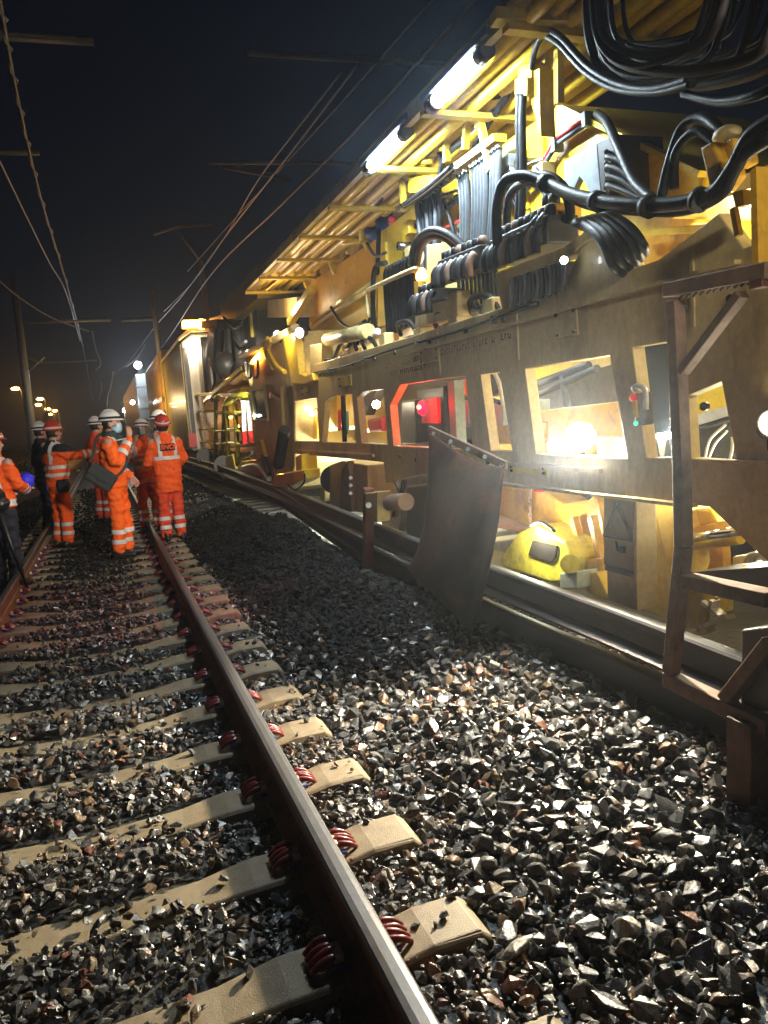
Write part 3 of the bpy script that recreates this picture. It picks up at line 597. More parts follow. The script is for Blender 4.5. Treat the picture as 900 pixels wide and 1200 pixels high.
def dup(src, loc, parts=True, rz=0, label=None):
    r = src.copy(); COL.objects.link(r); r.location = loc
    if rz: r.rotation_euler.z = src.rotation_euler.z+rz
    if label: r['label'] = label
    for ch in src.children:
        c = ch.copy(); COL.objects.link(c); c.parent = r
        for g in ch.children:
            d = g.copy(); COL.objects.link(d); d.parent = c
    return r
for i in range(1, 40):
    lab = LB[i] if i < len(LB) else 'concrete sleeper of the near track, farther back toward and under the standing workers'
    if i < 20: dup(s0, (random.uniform(-.015, .015), SY0+SL*(i-1)+random.uniform(-.012, .012), 0), label=lab)
sfar = sleeper_mesh().build('sleeper', 'conc'); sfar.location = (0, SY0+SL*19, 0); tag(sfar, 'concrete sleeper of the near track in the dark behind the standing workers', 'sleeper', 'concrete sleepers of the near track')
for i in range(20, 40):
    c = sfar.copy(); COL.objects.link(c); c.location = (0, SY0+SL*i, 0)
# ------------------------------------------------------------------ the track renewal machine beside the track
W = thing('track_machine', 'long yellow track machine with cut-out side frame, hoses, red lamp and tube lights', 'rail machine', (2.3, 6, 0))
XF = 2.3                                                     # outer face of its side frame
outer = [(9.85, 2.03), (8.55, 2.02), (8.5, 2.19), (5.6, 2.15), (3.62, 2.14), (3.50, 2.13), (3.22, 2.375), (3.05, 2.125), (2.75, 2.13), (2.41, 2.23), (2.29, 2.075), (-2.5, 2.06), (-2.5, .78), (2.0, .78), (2.19, .90),
         (2.49, 1.09), (4.35, 1.09), (5.28, 1.12), (6.35, .98), (6.38, 1.16), (9.85, 1.17)]
holes = [yz(XF, (345, 470), (371, 466), (374, 517), (342, 517)), yz(XF, (388, 464), (412, 462), (417, 519), (377, 518), (381, 470)), yz(XF, (426, 459), (449, 456), (454, 521), (424, 519), (418, 466)),
         yz(XF, (469, 451), (545, 440), (554, 527), (461, 522), (457, 475)), yz(XF, (563, 439), (585, 436), (600, 529), (575, 528)), yz(XF, (615, 432), (714, 417), (735, 537), (628, 532)),
         yz(XF, (741, 407), (786, 400), (791, 536), (757, 537)), yz(XF, (802, 465), (845, 447), (863, 541), (806, 537)), [(2.07, 1.72), (1.2, 1.74), (1.2, 1.32), (2.0, 1.32)], [(.9, 1.75), (-.3, 1.75), (-.3, 1.32), (.9, 1.32)]]
sf = plate('side_frame', outer, holes, XF, .07, 'brn', W, .006)
# flanges on the frame: upper lip, bolted seam, chord lips
MB().box((XF-.035, 2.3, 2.02), (XF-.002, 5.6, 2.035)).box((XF-.03, -2.4, 1.275), (XF-.002, 2.5, 1.288)).build('seam_strip', 'brn', W)
MB().box((XF-.05, 2.55, 1.085), (XF-.002, 4.3, 1.10)).build('lower_lip', 'brn', W)
bo = None
for y, z in [(8.2, 2.06), (7.6, 2.06), (7.0, 2.06), (6.4, 2.06), (5.9, 2.06), (5.2, 2.07), (4.6, 2.07), (4.1, 2.07), (5.6, 1.2), (5.95, 1.22), (4.4, 1.22), (2.6, 1.9), (2.5, 1.5), (2.35, 1.9)]:
    if bo is None: bo = MB().cyl((XF-.014, y, z), (XF+.01, y, z), .018, 6).build('bolt', 'dark', W); b0 = (y, z)
    else:
        c = bo.copy(); COL.objects.link(c); c.parent = W; c.location = (0, y-b0[0], z-b0[1])
# two lines of worn stencilled print that can no longer be read
r_ = random.Random(3)
for y0, y1, z in ((6.15, 4.05, 1.955), (6.15, 5.3, 1.885)):
    y = y0
    while y > y1:
        if r_.random() < .86:
            tx = MB(); w = r_.uniform(.018, .034); hh = .04*r_.uniform(.8, 1); k = r_.random()
            tx.box((XF-.002, y-.008, z), (XF-.0005, y, z+hh))
            if k < .6: tx.box((XF-.002, y-w, z+hh-.008), (XF-.0005, y-.008, z+hh))
            if k > .3: tx.box((XF-.002, y-w, z), (XF-.0005, y-.008, z+.008))
            if k > .7: tx.box((XF-.002, y-w, z+.008), (XF-.0005, y-w+.007, z+hh-.008))
            tx.build('worn_letter', 'print', W)
        y -= .042 if r_.random() < .84 else .075
# bolted patches, lugs, ribs and a cable run on the frame's face
for y, z, dy, dz in ((5.2, 1.97, .16, .05), (3.45, 1.96, .10, .07), (4.75, 1.19, .14, .05), (7.3, 1.93, .2, .05), (8.9, 1.93, .12, .05), (3.9, 1.19, .2, .03)):
    p_ = MB().box((XF-.012, y-dy, z-dz), (XF-.001, y+dy, z+dz)).build('bolted_patch', ('brn', 'yel')[int(y*10) % 2], W, bevel=.003)
    for sy in (-1, 1):
        for sz in (-1, 1): MB().cyl((XF-.022, y+sy*(dy-.02), z+sz*(dz-.018)), (XF-.011, y+sy*(dy-.02), z+sz*(dz-.018)), .009, 6).build('bolt', 'dark', p_)
MB().tube([(XF-.015, 8.4, 2.10), (XF-.02, 7.2, 2.07), (XF-.018, 6.0, 2.09), (XF-.02, 4.7, 2.08), (XF-.015, 3.7, 2.10)], .010, 6, 5).build('cable_run', 'rub', W)
for y in (7.8, 6.6, 5.4, 4.2): MB().box((XF-.032, y-.012, 2.06), (XF-.001, y+.012, 2.11)).build('cable_clip', 'steel', W)
# slanted lower plates between the chord and the rail
w2 = pp(XF+.03, .12, (708, 580), (745, 584), (747, 716), (712, 702)).build('lower_post', 'brn', W, bevel=.005)
q = lambda *p: MB().prism(pxs(XF+.022, *p), (.004, 0, 0))
sg = q((708, 582), (742, 585), (742, 672), (708, 661)).build('warning_sign', 'signp', W)
tri = [(723, 590), (742, 634), (708, 628)]
for i in range(3):
    a_, b_ = [AX(*tri[k], XF+.016) for k in (i, (i+1) % 3)]; MB().bar(a_, b_, .006, .012, (1, 0, 0)).build('triangle_edge', 'sig', sg)
hs_ = MB(); c0 = AX(725, 643, XF+.014); hs_.ball(c0, .028, (.15, 1, .55))
for k in range(4): hs_.tube([c0+Vector((0, .0, .008*k-.014)), c0+Vector((0, -.05, .009*k-.012))], .0045, 6)
hs_.tube([c0+Vector((0, .012, .008)), c0+Vector((0, .022, .034))], .005, 6); hs_.build('hand_symbol', 'sig', sg)
MB().prism(pxs(XF+.017, (709, 661), (742, 670), (742, 677), (709, 668)), (.003, 0, 0)).build('sign_band', 'sig', sg)
pp(XF+.20, .35, (743, 584), (764, 587), (793, 700), (793, 728), (748, 712)).build('yellow_post', 'yel', W, bevel=.005)
pp(XF+.25, .02, (764, 648), (792, 668), (840, 700), (822, 740), (764, 718)).build('guard_plate', 'yel', W, bevel=.004)
# cab at the far end of the side frame
cabp = pxs(XF, (286, 414), (345, 388), (345, 545), (335, 572), (318, 578), (303, 520))
cab = MB().prism(cabp, (1.5, 0, 0)).build('operator_cab', 'brn', W, bevel=.02)
MB().prism(pxs(XF-.02, (294, 457), (310, 453), (314, 491), (298, 494)), (.018, 0, 0)).build('cab_window', 'glass', cab)
wf = pxs(XF-.03, (294, 457), (310, 453), (314, 491), (298, 494)); fr = MB()
for i in range(4): fr.bar(wf[i], wf[(i+1) % 4], .05, .03, (1, 0, 0))
fr.build('window_frame', 'brn', cab)
for a_ in (298, 303): MB().ball(AX(a_, 487, XF-.03), .018).build('lit_bulb', 'coolw', cab)
MB().tube(pxs(XF-.05, (283, 418), (347, 384)), .05, 8).build('roof_gutter', 'brn', cab)
for k in (288, 296): MB().tube(pxs(XF-.05, (k, 424), (k+1, 440), (k+6, 441), (k+6, 421)), .022, 7, 4).build('handle', 'dark', cab)
MB().bar(AX(316, 462, XF-.03), AX(331, 470, XF-.03), .03).bar(AX(330, 452, XF-.03), AX(334, 530, XF-.03), .04).build('door_frame', 'brn', cab)
MB().box(AX(317, 466, XF-.05), AX(317, 466, XF-.05)+Vector((.04, .09, .07))).build('red_latch', 'redp', cab)
MB().prism(pxs(XF-.06, (292, 426), (303, 412), (303, 420), (296, 427)), (.03, 0, 0)).build('lit_amber_strip', 'amber', cab)
# hydraulic cylinder and its yellow foot below the cab
cy = MB().cyl(AX(334, 503, XF-.12), AX(326, 545, XF-.12), .075, 14).build('hydraulic_cylinder', 'rub', W)
MB().cyl(AX(326, 545, XF-.12), AX(322, 562, XF-.12), .035, 10).build('rod', 'chrome', cy)
ft = pp(XF-.15, .2, (320, 556), (356, 550), (356, 562), (334, 572), (320, 570)).build('foot_bracket', 'yelc', W, bevel=.015)
pp(XF-.1, .2, (346, 535), (353, 532), (354, 556), (347, 558)).build('foot_arm', 'yelc', ft, bevel=.01)
MB().tube(pxs(XF-.22, (337, 566), (345, 574), (356, 566), (357, 555)), .012, 6, 5).build('small_hose', 'rub', ft)
# bright J-shaped bracket, grey cabinets and spot lamps above the cab
pp(XF-.06, .10, (330, 391), (345, 389), (350, 437), (358, 440), (365, 437), (367, 446), (356, 451), (342, 450)).build('curved_bracket', 'yelc', W, bevel=.015)
MB().tube(pxs(XF-.1, (318, 398), (315, 410), (324, 428), (334, 436)), .028, 8, 5).tube(pxs(XF-.1, (314, 396), (311, 412), (320, 432)), .028, 8, 5).build('grab_rail', 'yelc', W)
def boxpx(X, d, a_, b_, m_, nm, par=None, bev=.008): return pp(X, d, a_, (b_[0], a_[1]-(b_[0]-a_[0])*.12), b_, (a_[0], b_[1])).build(nm, m_, par or W, bevel=bev)
boxpx(XF+.25, .5, (347, 400), (366, 430), 'grey', 'grey_cabinet'); boxpx(XF+.02, .3, (363, 404), (377, 427), 'brn', 'junction_box'); boxpx(XF+.2, .3, (378, 403), (391, 424), 'grey', 'junction_box')
LAMPS = []
def work_lamp(p, r, d, m_='lens', name='work_lamp'):
    p = Vector(p); d = Vector(d).normalized()
    mb = MB().tube([p-d*.13, p-d*.10, p-d*.02, p], [r*.45, r*.85, r*1.12, r*1.15], 18); o = mb.build(name, 'dark', W)
    MB().tube([p-d*.06, p-d*.06-Vector((0, 0, r*1.9))], r*.22, 6).build('lamp_bracket', 'dark', o)
    MB().tube([p+d*.001, p+d*.012], [r, r*.9], 18).build('lens', m_, o); return p+d*.05
for a_, b_ in ((325, 393), (351, 390)): work_lamp(AX(a_, b_, XF-.05), .055, (-.8, -.6, -.15), 'lenss')
# rear frame and floor: what closes the machine on its other side
fr2 = []
for i in range(9):
    y = 9.4-i*1.25; fr2.append([(y, 1.78), (y-1.0, 1.78), (y-1.06, 1.32), (y-.05, 1.32)])
plate('far_side_frame', [(12, 2.2), (-2.5, 2.2), (-2.5, .95), (12, .95)], fr2, 5.15, .15, 'yel', W, .006)
MB().box((2.5, -2.5, 2.34), (5.1, 2.9, 2.40)).box((2.5, 5.2, 2.28), (5.1, 9.8, 2.36)).build('deck', 'yel', W)
MB().box((4.4, 2.6, 1.25), (4.5, 9.5, 2.2)).build('inner_wall', 'yel', W)
# inside, seen through the windows
boxpx(2.95, .35, (610, 484), (740, 512), 'org', 'inner_beam'); pp(2.9, .04, (625, 512), (690, 507), (695, 540), (628, 540)).build('inner_panel', 'org', W)
pp(3.5, .06, (612, 455), (745, 420), (745, 482), (612, 485)).build('grey_tarpaulin', 'grey', W)
for a_, b_ in (((622, 452), (690, 428)), ((620, 466), (700, 432)), ((660, 440), (665, 480))): MB().tube(pxs(3.2, a_, b_), .03, 8).build('inner_strut', 'greyh', W)
boxpx(2.75, .4, (566, 474), (589, 500), 'tarp', 'pale_tray'); boxpx(2.6, .3, (572, 501), (598, 521), 'org', 'inner_beam')
MB().tube(pxs(2.7, (563, 471), (572, 468), (588, 472)), .02, 6, 4).build('cable_bundle', 'bluep', W)
pp(2.62, .3, (566, 440), (582, 437), (584, 460), (570, 466)).build('valve_block', 'dark', W, bevel=.02)
MB().tube(pxs(2.6, (580, 438), (585, 450), (590, 475)), .016, 6, 4).build('pale_pipe', 'wplast', W)
# red lit bay
pp(2.62, .03, (494, 468), (512, 466), (513, 496), (494, 496)).build('red_lamp_housing', 'redplast', W)
rl = MB().ball(AX(495, 478, 2.52), .062, (.6, 1, 1), 18, 12).build('red_lamp', 'redl', W); MB().ball(AX(491, 477, 2.47), .02).build('bulb', 'redhot', rl)
pp(2.98, .04, (455, 440), (560, 430), (566, 530), (450, 530)).build('dark_panel', 'sig', W); boxpx(2.75, .25, (470, 470), (487, 520), 'dark', 'engine_block', bev=.02); boxpx(2.9, .25, (488, 455), (520, 522), 'dark', 'engine_block', bev=.02)  # blocks kept dark and a dark back panel added for the bay's shade
pp(2.5, .08, (524, 447), (532, 446), (536, 524), (529, 524)).build('pale_upright', 'tarp', W); pp(2.7, .2, (530, 447), (548, 444), (552, 462), (534, 465)).build('valve_cover', 'yelc', W, bevel=.01)
boxpx(2.8, .2, (534, 470), (548, 500), 'grey', 'pump_housing', bev=.03)
MB().tube(pxs(2.6, (534, 520), (540, 514), (548, 516), (552, 522), (544, 524)), .018, 7, 4).build('loose_hose', 'rub', W)
# yellow bays at the left
for a_, b_, c_, d_ in ((388, 413, 462, 519), (420, 449, 456, 521), (343, 360, 469, 517)):
    pp(2.85, .04, (a_-4, c_+3), (b_, c_-4), (b_+4, d_-20), (a_, d_-18)).build('yellow_panel', 'yelc', W)
    pp(2.62, .1, (a_-6, d_-13), (b_+4, d_-16), (b_+5, d_+4), (a_-6, d_+4)).build('inner_sill', 'yelc', W)
MB().tube(pxs(2.5, (402, 462), (404, 522)), .028, 8).build('vertical_pipe', 'rub', W); MB().tube(pxs(2.65, (399, 480), (398, 505)), .03, 8).build('valve_stem', 'redp', W); MB().tube(pxs(2.62, (406, 482), (407, 508)), .025, 8).build('valve_stem', 'teal', W)
pp(2.75, .1, (429, 492), (446, 488), (447, 506), (432, 508)).build('red_tank', 'redp', W, bevel=.03); pp(2.6, .1, (421, 462), (442, 457), (428, 487)).build('dark_gusset', 'dark', W)
MB().ball(AX(441, 474, 2.55), .04).build('lit_bulb', 'lenss', W); boxpx(2.55, .05, (365, 480), (371, 515), 'org', 'lit_post'); MB().ball(AX(366, 485, 2.5), .03).build('lit_bulb', 'lenss', W)
# dark bay with a hanging remote control
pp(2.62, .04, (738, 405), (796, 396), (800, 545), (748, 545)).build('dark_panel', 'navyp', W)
rc = pp(2.24, .05, (741, 462), (754, 459), (757, 498), (744, 499)).build('hanging_remote', 'sig', W, bevel=.01)
MB().ball(AX(742, 466, 2.22), .017).build('stop_button', 'redb', rc); pp(2.23, .01, (740, 470), (745, 469), (747, 489), (743, 489)).build('yellow_strip', 'yelc', rc); MB().ball(AX(745, 496, 2.225), .011).build('pilot_light', 'green', rc)
MB().tube(pxs(2.25, (747, 460), (742, 455), (748, 452), (756, 458), (757, 480)), .012, 6, 5).build('remote_cable', 'wplast', rc)
boxpx(2.55, .1, (769, 508), (780, 514), 'lenss', 'small_lamp', bev=.003); pp(2.56, .02, (770, 516), (781, 515), (778, 538), (774, 538)).build('lamp_shade', 'grey', W)
# right-hand opening: bright board, white trough, grey sheet and cables
pp(3.1, .06, (795, 462), (852, 440), (856, 476), (795, 492)).build('yellow_board', 'yelc', W); pp(2.95, .2, (795, 493), (856, 474), (858, 486), (795, 506)).build('white_trough', 'white', W); pp(2.93, .22, (795, 508), (858, 488), (858, 491), (795, 511)).build('trough_edge', 'dark', W)
pp(3.0, .03, (795, 515), (858, 493), (872, 545), (800, 545)).build('grey_tarpaulin', 'greyh', W)
for a_, b_, c_ in (((830, 538), (838, 520), (852, 505)), ((826, 538), (832, 515), (850, 498)), ((855, 540), (858, 525), (858, 512)), ((806, 500), (812, 520), (818, 540))): MB().tube(pxs(2.85, a_, b_, c_), .007, 6, 5).build('thin_cable', 'wplast', W)
pp(2.4, .02, (889, 396), (905, 392), (905, 402), (889, 405)).build('yellow_strip', 'yelc', W); MB().tube(pxs(2.4, (893, 430), (897, 452)), .012, 6).build('yellow_rod', 'yelc', W)
# lower openings: orange arm, chain, lemon clamp head, chrome cylinder
pp(2.85, .22, (586, 569), (632, 571), (660, 590), (688, 586), (700, 575), (708, 612), (709, 690), (688, 690), (664, 640), (640, 628), (584, 603)).build('lifting_arm', 'org', W, bevel=.02)
MB().bar(AX(672, 606, 2.8), AX(690, 672, 2.8), .05).bar(AX(694, 604, 2.8), AX(706, 660, 2.8), .05).build('arm_rib', 'org', W, bevel=.006)
boxpx(2.75, .2, (684, 656), (706, 672), 'org', 'arm_block'); pp(2.7, .16, (685, 672), (699, 670), (716, 704), (700, 700), (685, 692)).build('arm_toe', 'yelc', W, bevel=.01)
cl = pp(2.65, .35, (585, 655), (607, 624), (628, 615), (662, 634), (672, 655), (668, 682), (645, 684), (622, 676), (588, 664)).build('clamp_head', 'yell', W, bevel=.02)
pp(2.635, .02, (624, 633), (652, 640), (650, 654), (645, 659), (619, 650)).build('clamp_slot', 'sig', cl)  # dark slab puts the shade of the open slot into colour
MB().cyl(AX(668, 661, 2.6), AX(668, 661, 2.75), .06, 14).build('clamp_pin', 'yell', cl); boxpx(2.6, .2, (656, 672), (676, 690), 'tarp', 'clamp_foot', cl)
MB().tube(pxs(2.6, (622, 616), (634, 612), (650, 622)), .012, 6, 4).build('clamp_hose', 'greyh', cl)
lk = None; p0, p1 = AX(621, 572, 2.7), AX(621, 612, 2.7); ch = MB()
for k in range(8):
    c_ = p0.lerp(p1, (k+.5)/8); a_ = k % 2
    ch.tube([c_+Vector((.012*math.cos(t)*(1-a_), .012*math.cos(t)*a_, .024*math.sin(t))) for t in np.linspace(0, 2*PI, 9)], .005, 5)
ch.build('chain', 'rust', W); boxpx(2.68, .05, (625, 569), (632, 577), 'redp', 'chain_hook')
boxpx(3.0, .3, (764, 588), (775, 622), 'wplast', 'white_drum'); cr_ = boxpx(2.6, .3, (764, 638), (792, 658), 'white', 'white_crate'); MB().tube(pxs(2.65, (778, 636), (784, 630), (792, 634)), .01, 6, 4).build('cable_loop', 'wplast', cr_)
pp(2.75, .2, (806, 596), (831, 597), (840, 612), (806, 620)).build('yellow_arm', 'yelc', W, bevel=.01); pp(2.7, .2, (806, 620), (838, 612), (838, 625), (806, 630)).build('yellow_arm', 'org', W)
MB().cyl(AX(800, 632, 2.55), AX(868, 622, 2.55), .022, 14).build('cylinder_rod', 'chrome', W); MB().cyl(AX(800, 640, 2.62), AX(868, 630, 2.62), .03, 14).build('cylinder_rod', 'yelc', W)
plate('bearing_plate', yz(2.7, (800, 638), (846, 634), (848, 671), (800, 674)), [[(AX(820, 652, 2.7).y+.065*math.cos(t), AX(820, 652, 2.7).z+.075*math.sin(t)) for t in np.linspace(0, 2*PI, 19)[:-1]]], 2.7, .05, 'org', W)
MB().cyl(AX(822, 652, 2.76), AX(822, 652, 2.9), .06, 16).build('bearing_shaft', 'steel', W)
for k in range(3): MB().tube([AX(886+5*k, 664, 2.6)+Vector((0, .06*math.cos(t), .06*math.sin(t))) for t in np.linspace(0, 2*PI, 13)], .009, 6).build('coiled_cable', 'wplast', W)
boxpx(2.75, .1, (858, 652), (876, 668), 'white', 'paper_bag')
gr = pp(2.25, .9, (806, 671), (900, 664), (940, 672), (940, 712), (900, 706)).build('walkway_grating', 'dark', W); MB().prism(pxs(2.26, (848, 680), (880, 690), (880, 693), (846, 683)), (.1, 0, .05)).build('yellow_marking', 'yelc', gr)
for a_, b_ in (((826, 705), (846, 722)), ((824, 735), (856, 722)), ((812, 744), (834, 738)), ((838, 703), (835, 716))): MB().bar(AX(*a_, 2.55), AX(*b_, 2.55), .05, .02).build('white_batten', 'white', W)
# upper body: the big yellow hopper wall, in two lengths, with a sloping near end
XB = 2.9
u1 = pp(3.0, 1.4, (362, 333), (372, 324), (441, 279), (441, 330), (368, 384), (362, 384)).build('hopper_side', 'org', W, bevel=.02)
pp(2.97, .2, (366, 384), (441, 332), (441, 372), (400, 396), (376, 398)).build('hopper_skirt', 'yelc', W, bevel=.01)
MB().tube(pxs(2.9, (366, 384), (441, 333)), .035, 8).tube(pxs(2.9, (366, 378), (441, 327)), .018, 8).build('handrail_pipe', 'brn', W)
u2 = pp(XB, 1.5, (442, 274), (535, 203), (655, 122), (690, 147), (722, 163), (826, 203), (812, 262), (770, 296), (650, 330), (442, 384)).build('hopper_body', 'yelc', W, bevel=.02)
MB().bar(AX(657, 124, XB-.02), AX(824, 204, XB-.02), .06, .03).build('hopper_lip', 'yelc', u2)
for a_, b_, c_ in ((1, 'redp', 0), (2, 'greyh', 7)): MB().tube(pxs(XB-.06, (690, 137+c_), (652, 162+c_), (636, 190+c_), (610, 225+c_), (520, 268+c_)), .016, 8).build('rigid_pipe', b_, W)
for a_, b_ in ((688, 138), (652, 168)): MB().box(AX(a_, b_, XB-.06)-Vector((.03, .02, .05)), AX(a_, b_, XB-.06)+Vector((.04, .015, .03))).build('pipe_clamp', 'grey', W)
# grey valve cabinet with a cut-out and its row of ports
gc = plate('valve_cabinet', yz(2.72, (661, 189), (699, 168), (704, 226), (690, 225), (685, 214), (679, 207), (675, 216), (672, 222), (661, 216)), [], 2.72, .04, 'grey', W)
pp(2.70, .3, (700, 168), (722, 157), (726, 232), (705, 228)).build('cabinet_side', 'dark', gc)
for k in range(8): MB().cyl(AX(711, 178+7*k, 2.69), AX(711, 178+7*k, 2.66), .014, 8).build('port', 'steel', gc)
for k in range(4): MB().tube(pxs(2.62, (712, 184+11*k), (730, 190+11*k), (748, 214+6*k), (760, 232+3*k)), .018, 7, 5).build('port_hose', 'rub', gc)
# sloped nose plates and brackets further right
pp(2.75, .05, (748, 270), (830, 262), (800, 300), (756, 310)).build('inclined_plate', 'org', W); MB().bar(AX(744, 274, 2.7), AX(830, 268, 2.7), .03).build('plate_edge', 'yelc', W)
pp(2.3, .12, (820, 173), (834, 165), (848, 205), (832, 226)).build('slanted_bracket', 'org', W, bevel=.01); pp(2.35, .12, (840, 172), (858, 160), (862, 190), (848, 198)).build('slanted_bracket', 'org', W, bevel=.01)
MB().ball(AX(852, 158, 2.4), .05, (1, 1.2, .7)).build('bracket_joint', 'brn', W)
pp(2.05, .05, (879, 200), (886, 195), (889, 312), (881, 316)).build('orange_post', 'org', W); pp(2.1, .1, (858, 226), (870, 222), (872, 240), (862, 243)).build('post_bracket', 'yelc', W); MB().bar(AX(860, 244, 2.1), AX(866, 276, 2.1), .02).build('yellow_rod', 'yelc', W)
# open hose bay in the frame's upper edge
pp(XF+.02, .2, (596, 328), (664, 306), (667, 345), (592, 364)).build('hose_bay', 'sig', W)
pp(XF-.02, .07, (580, 320), (660, 290), (692, 266), (692, 279), (664, 303), (598, 326), (596, 364), (588, 364)).build('bay_frame', 'brn', W, bevel=.005)
for k in range(13):
    x = 600+5*k; MB().tube(pxs(XF-.04, (x, 326-1.65*k), (x+1.5, 342-1.6*k), (x-1+(k % 3), 360-1.55*k)), .014, 7, 4).build('short_hose', 'rub' if k % 3 else 'greyh', W)
lp = work_lamp(AX(661, 305, XF-.10), .018, (-.6, -.8, 0), 'coolw', 'small_work_lamp')
# valve banks with black fittings
def bank(a_, b_, n, X, hgt_, m_='dark', name='valve_bank', fit=.032):
    p, q_ = AX(*a_, X), AX(*b_, X); o = MB().bar(p, q_, .20, hgt_).build(name, m_, W, bevel=.01)
    for k in range(n):
        c_ = p.lerp(q_, (k+.5)/n); f_ = MB(); hh = hgt_/2
        f_.tube([c_+Vector((-.05, 0, hh-.01)), c_+Vector((-.05, 0, hh+.05)), c_+Vector((-.05, 0, hh+.06))], [fit, fit, fit*.5], 8); f_.tube([c_+Vector((-.11, 0, .02)), c_+Vector((-.15, 0, -.03)), c_+Vector((-.15, 0, -.12))], fit*.8, 8, 3)
        f_.build('fitting', ('rub', 'dark', 'rub', 'rust')[k % 4], o)
bank((590, 297), (660, 268), 9, 2.42, .15); bank((528, 318), (578, 300), 8, 2.42, .14); bank((500, 352), (528, 344), 5, 2.36, .08); bank((648, 262), (664, 256), 2, 2.46, .16, 'org')
boxpx(2.5, .2, (500, 287), (519, 340), 'brn', 'lamp_post'); MB().ball(AX(494, 323, 2.45), .06, (.7, 1, 1)).build('beacon', 'amber', W); MB().ball(AX(490, 300, 2.5), .05, (1, 1, 1.4)).build('lamp_glass', 'wplast', W)
pp(2.34, .15, (486, 354), (535, 340), (536, 370), (486, 384)).build('valve_base', 'brn', W, bevel=.01); pp(2.36, .06, (485, 330), (490, 329), (492, 372), (487, 374)).build('orange_upright', 'org', W)
# hose banks: vertical runs
for k in range(9):
    x = 452+4.2*k; MB().tube(pxs(2.45, (x+4, 314-2*k), (x, 322-2*k), (x+1, 350-1.6*k), (x+4+k % 2, 394-2*k)), .026, 8, 4).build('bank_hose', 'rub', W)
for k in range(13):
    x = 537+5*k-.2*k; MB().tube(pxs(2.44, (x, 322-1.4*k), (x+1, 336-1.4*k), (x+3, 358-1.4*k), (x+8, 368-1.4*k)), .014, 7, 4).build('bank_hose', 'rub' if k % 4 else 'greyh', W) if k < 10 else None
mf = MB().bar(AX(532, 201, 2.72), AX(586, 161, 2.72), .10, .05).build('hose_manifold', 'yelc', W)
for k in range(13):
    if k in (3, 9): continue
    t_ = k/12; a_ = (538+46*t_, 204-34*t_); b_ = (541+38*t_, 286+3*t_)
    MB().tube([AX(*a_, 2.70), AX(a_[0]+1, a_[1]+6, 2.70)], .026, 8).build('hose_ferrule', 'steel', mf)
    MB().tube(pxs(2.70, (a_[0]+1, a_[1]+6), ((a_[0]+b_[0])/2+2, (a_[1]+b_[1])/2), b_), .021, 8, 4).build('sleeved_hose', 'greyh', mf)
for k in range(6): MB().tube(pxs(2.74, (488+5*k, 238-3*k), (491+5*k, 262-3*k), (494+4*k, 292), (496+4*k, 318)), .022, 7, 4).build('bank_hose', 'rub' if k % 2 else 'greyh', W)
tr_ = MB().bar(AX(470, 246, 2.68), AX(535, 200, 2.68), .10, .04).build('cable_tray', 'steel', W)
for k in range(4): MB().tube(pxs(2.64-.02*k, (474, 242-k), (500, 226-2*k), (530, 200-2*k)), .018, 6, 4).build('tray_cable', ('rub', 'greyh', 'wplast', 'rub')[k], tr_)
yv = boxpx(2.7, .2, (478, 208), (506, 226), 'yelc', 'yellow_valve_block')
for k in range(4): MB().cyl(AX(477+8*k, 204-4*k, 2.7), AX(477+8*k, 197-4*k, 2.7), .05, 10).build('valve_cap', 'yelc', yv)
yd = boxpx(2.55, .16, (603, 92), (617, 112), 'yelc', 'yellow_valve_block'); pp(2.6, .1, (616, 88), (632, 80), (632, 120), (634, 160), (628, 140), (622, 118)).build('valve_bracket', 'yelc', yd); boxpx(2.58, .12, (606, 76), (622, 92), 'yelc', 'valve_cap', yd)
for x0 in (609, 613): MB().tube(pxs(2.56, (x0, 110), (x0-1, 150), (x0, 200), (x0-2, 262)), .024, 8, 4).build('downpipe_hose', 'rub', W)
# big hoses
def hose(r, *p, m_='rub', nm='thick_hose'): return MB().tube([AX(*a_) for a_ in p], r*.68, 12, 6).build(nm, m_, W)
hose(.044, (584, 300, 2.30), (582, 250, 2.27), (590, 215, 2.27), (612, 206, 2.28), (640, 214, 2.3), (672, 228, 2.25), (720, 238, 2.2), (775, 240, 2.2), (830, 230, 2.2), (858, 200, 2.2), (880, 160, 2.2), (910, 140, 2.2))
hose(.036, (597, 296, 2.52), (594, 262, 2.48), (598, 228, 2.45), (618, 214, 2.42), (650, 222, 2.4), (690, 240, 2.35), (740, 246, 2.3), (800, 246, 2.25), (845, 226, 2.2), (868, 185, 2.2), (905, 160, 2.2))
for a_, b_, X in ((640, 215, 2.3), (700, 236, 2.22), (760, 242, 2.2), (820, 234, 2.2)): MB().tube([AX(a_-3, b_-1, X), AX(a_+3, b_+1, X)], .047 if a_ > 600 else .044, 12).build('hose_tie', 'rub', W)
hose(.04, (612, 210, 2.38), (640, 206, 2.4), (660, 220, 2.42), (668, 245, 2.44), (666, 262, 2.44))
hose(.042, (482, 310, 2.45), (487, 285, 2.4), (505, 270, 2.38), (528, 276, 2.4), (548, 296, 2.42)); hose(.038, (488, 315, 2.47), (494, 288, 2.42), (508, 277, 2.4), (526, 282, 2.42), (543, 302, 2.44))
for k in range(5): hose(.042-.003*k, (676+6*k, 262-2*k, 2.36), (690+7*k, 266-3*k, 2.25), (708+8*k, 284-4*k, 2.2), (722+8*k, 312-6*k, 2.22), (736+5*k, 320-6*k, 2.38), nm='drooping_hose')
hose(.036, (700, 133, 2.8), (712, 145, 2.7), (728, 180, 2.6), (745, 215, 2.5), (768, 236, 2.4)); hose(.034, (775, 232, 2.4), (785, 190, 2.4), (800, 150, 2.45), (825, 138, 2.45), (850, 160, 2.4)); hose(.03, (790, 222, 2.4), (792, 180, 2.4), (815, 154, 2.4), (840, 168, 2.4))
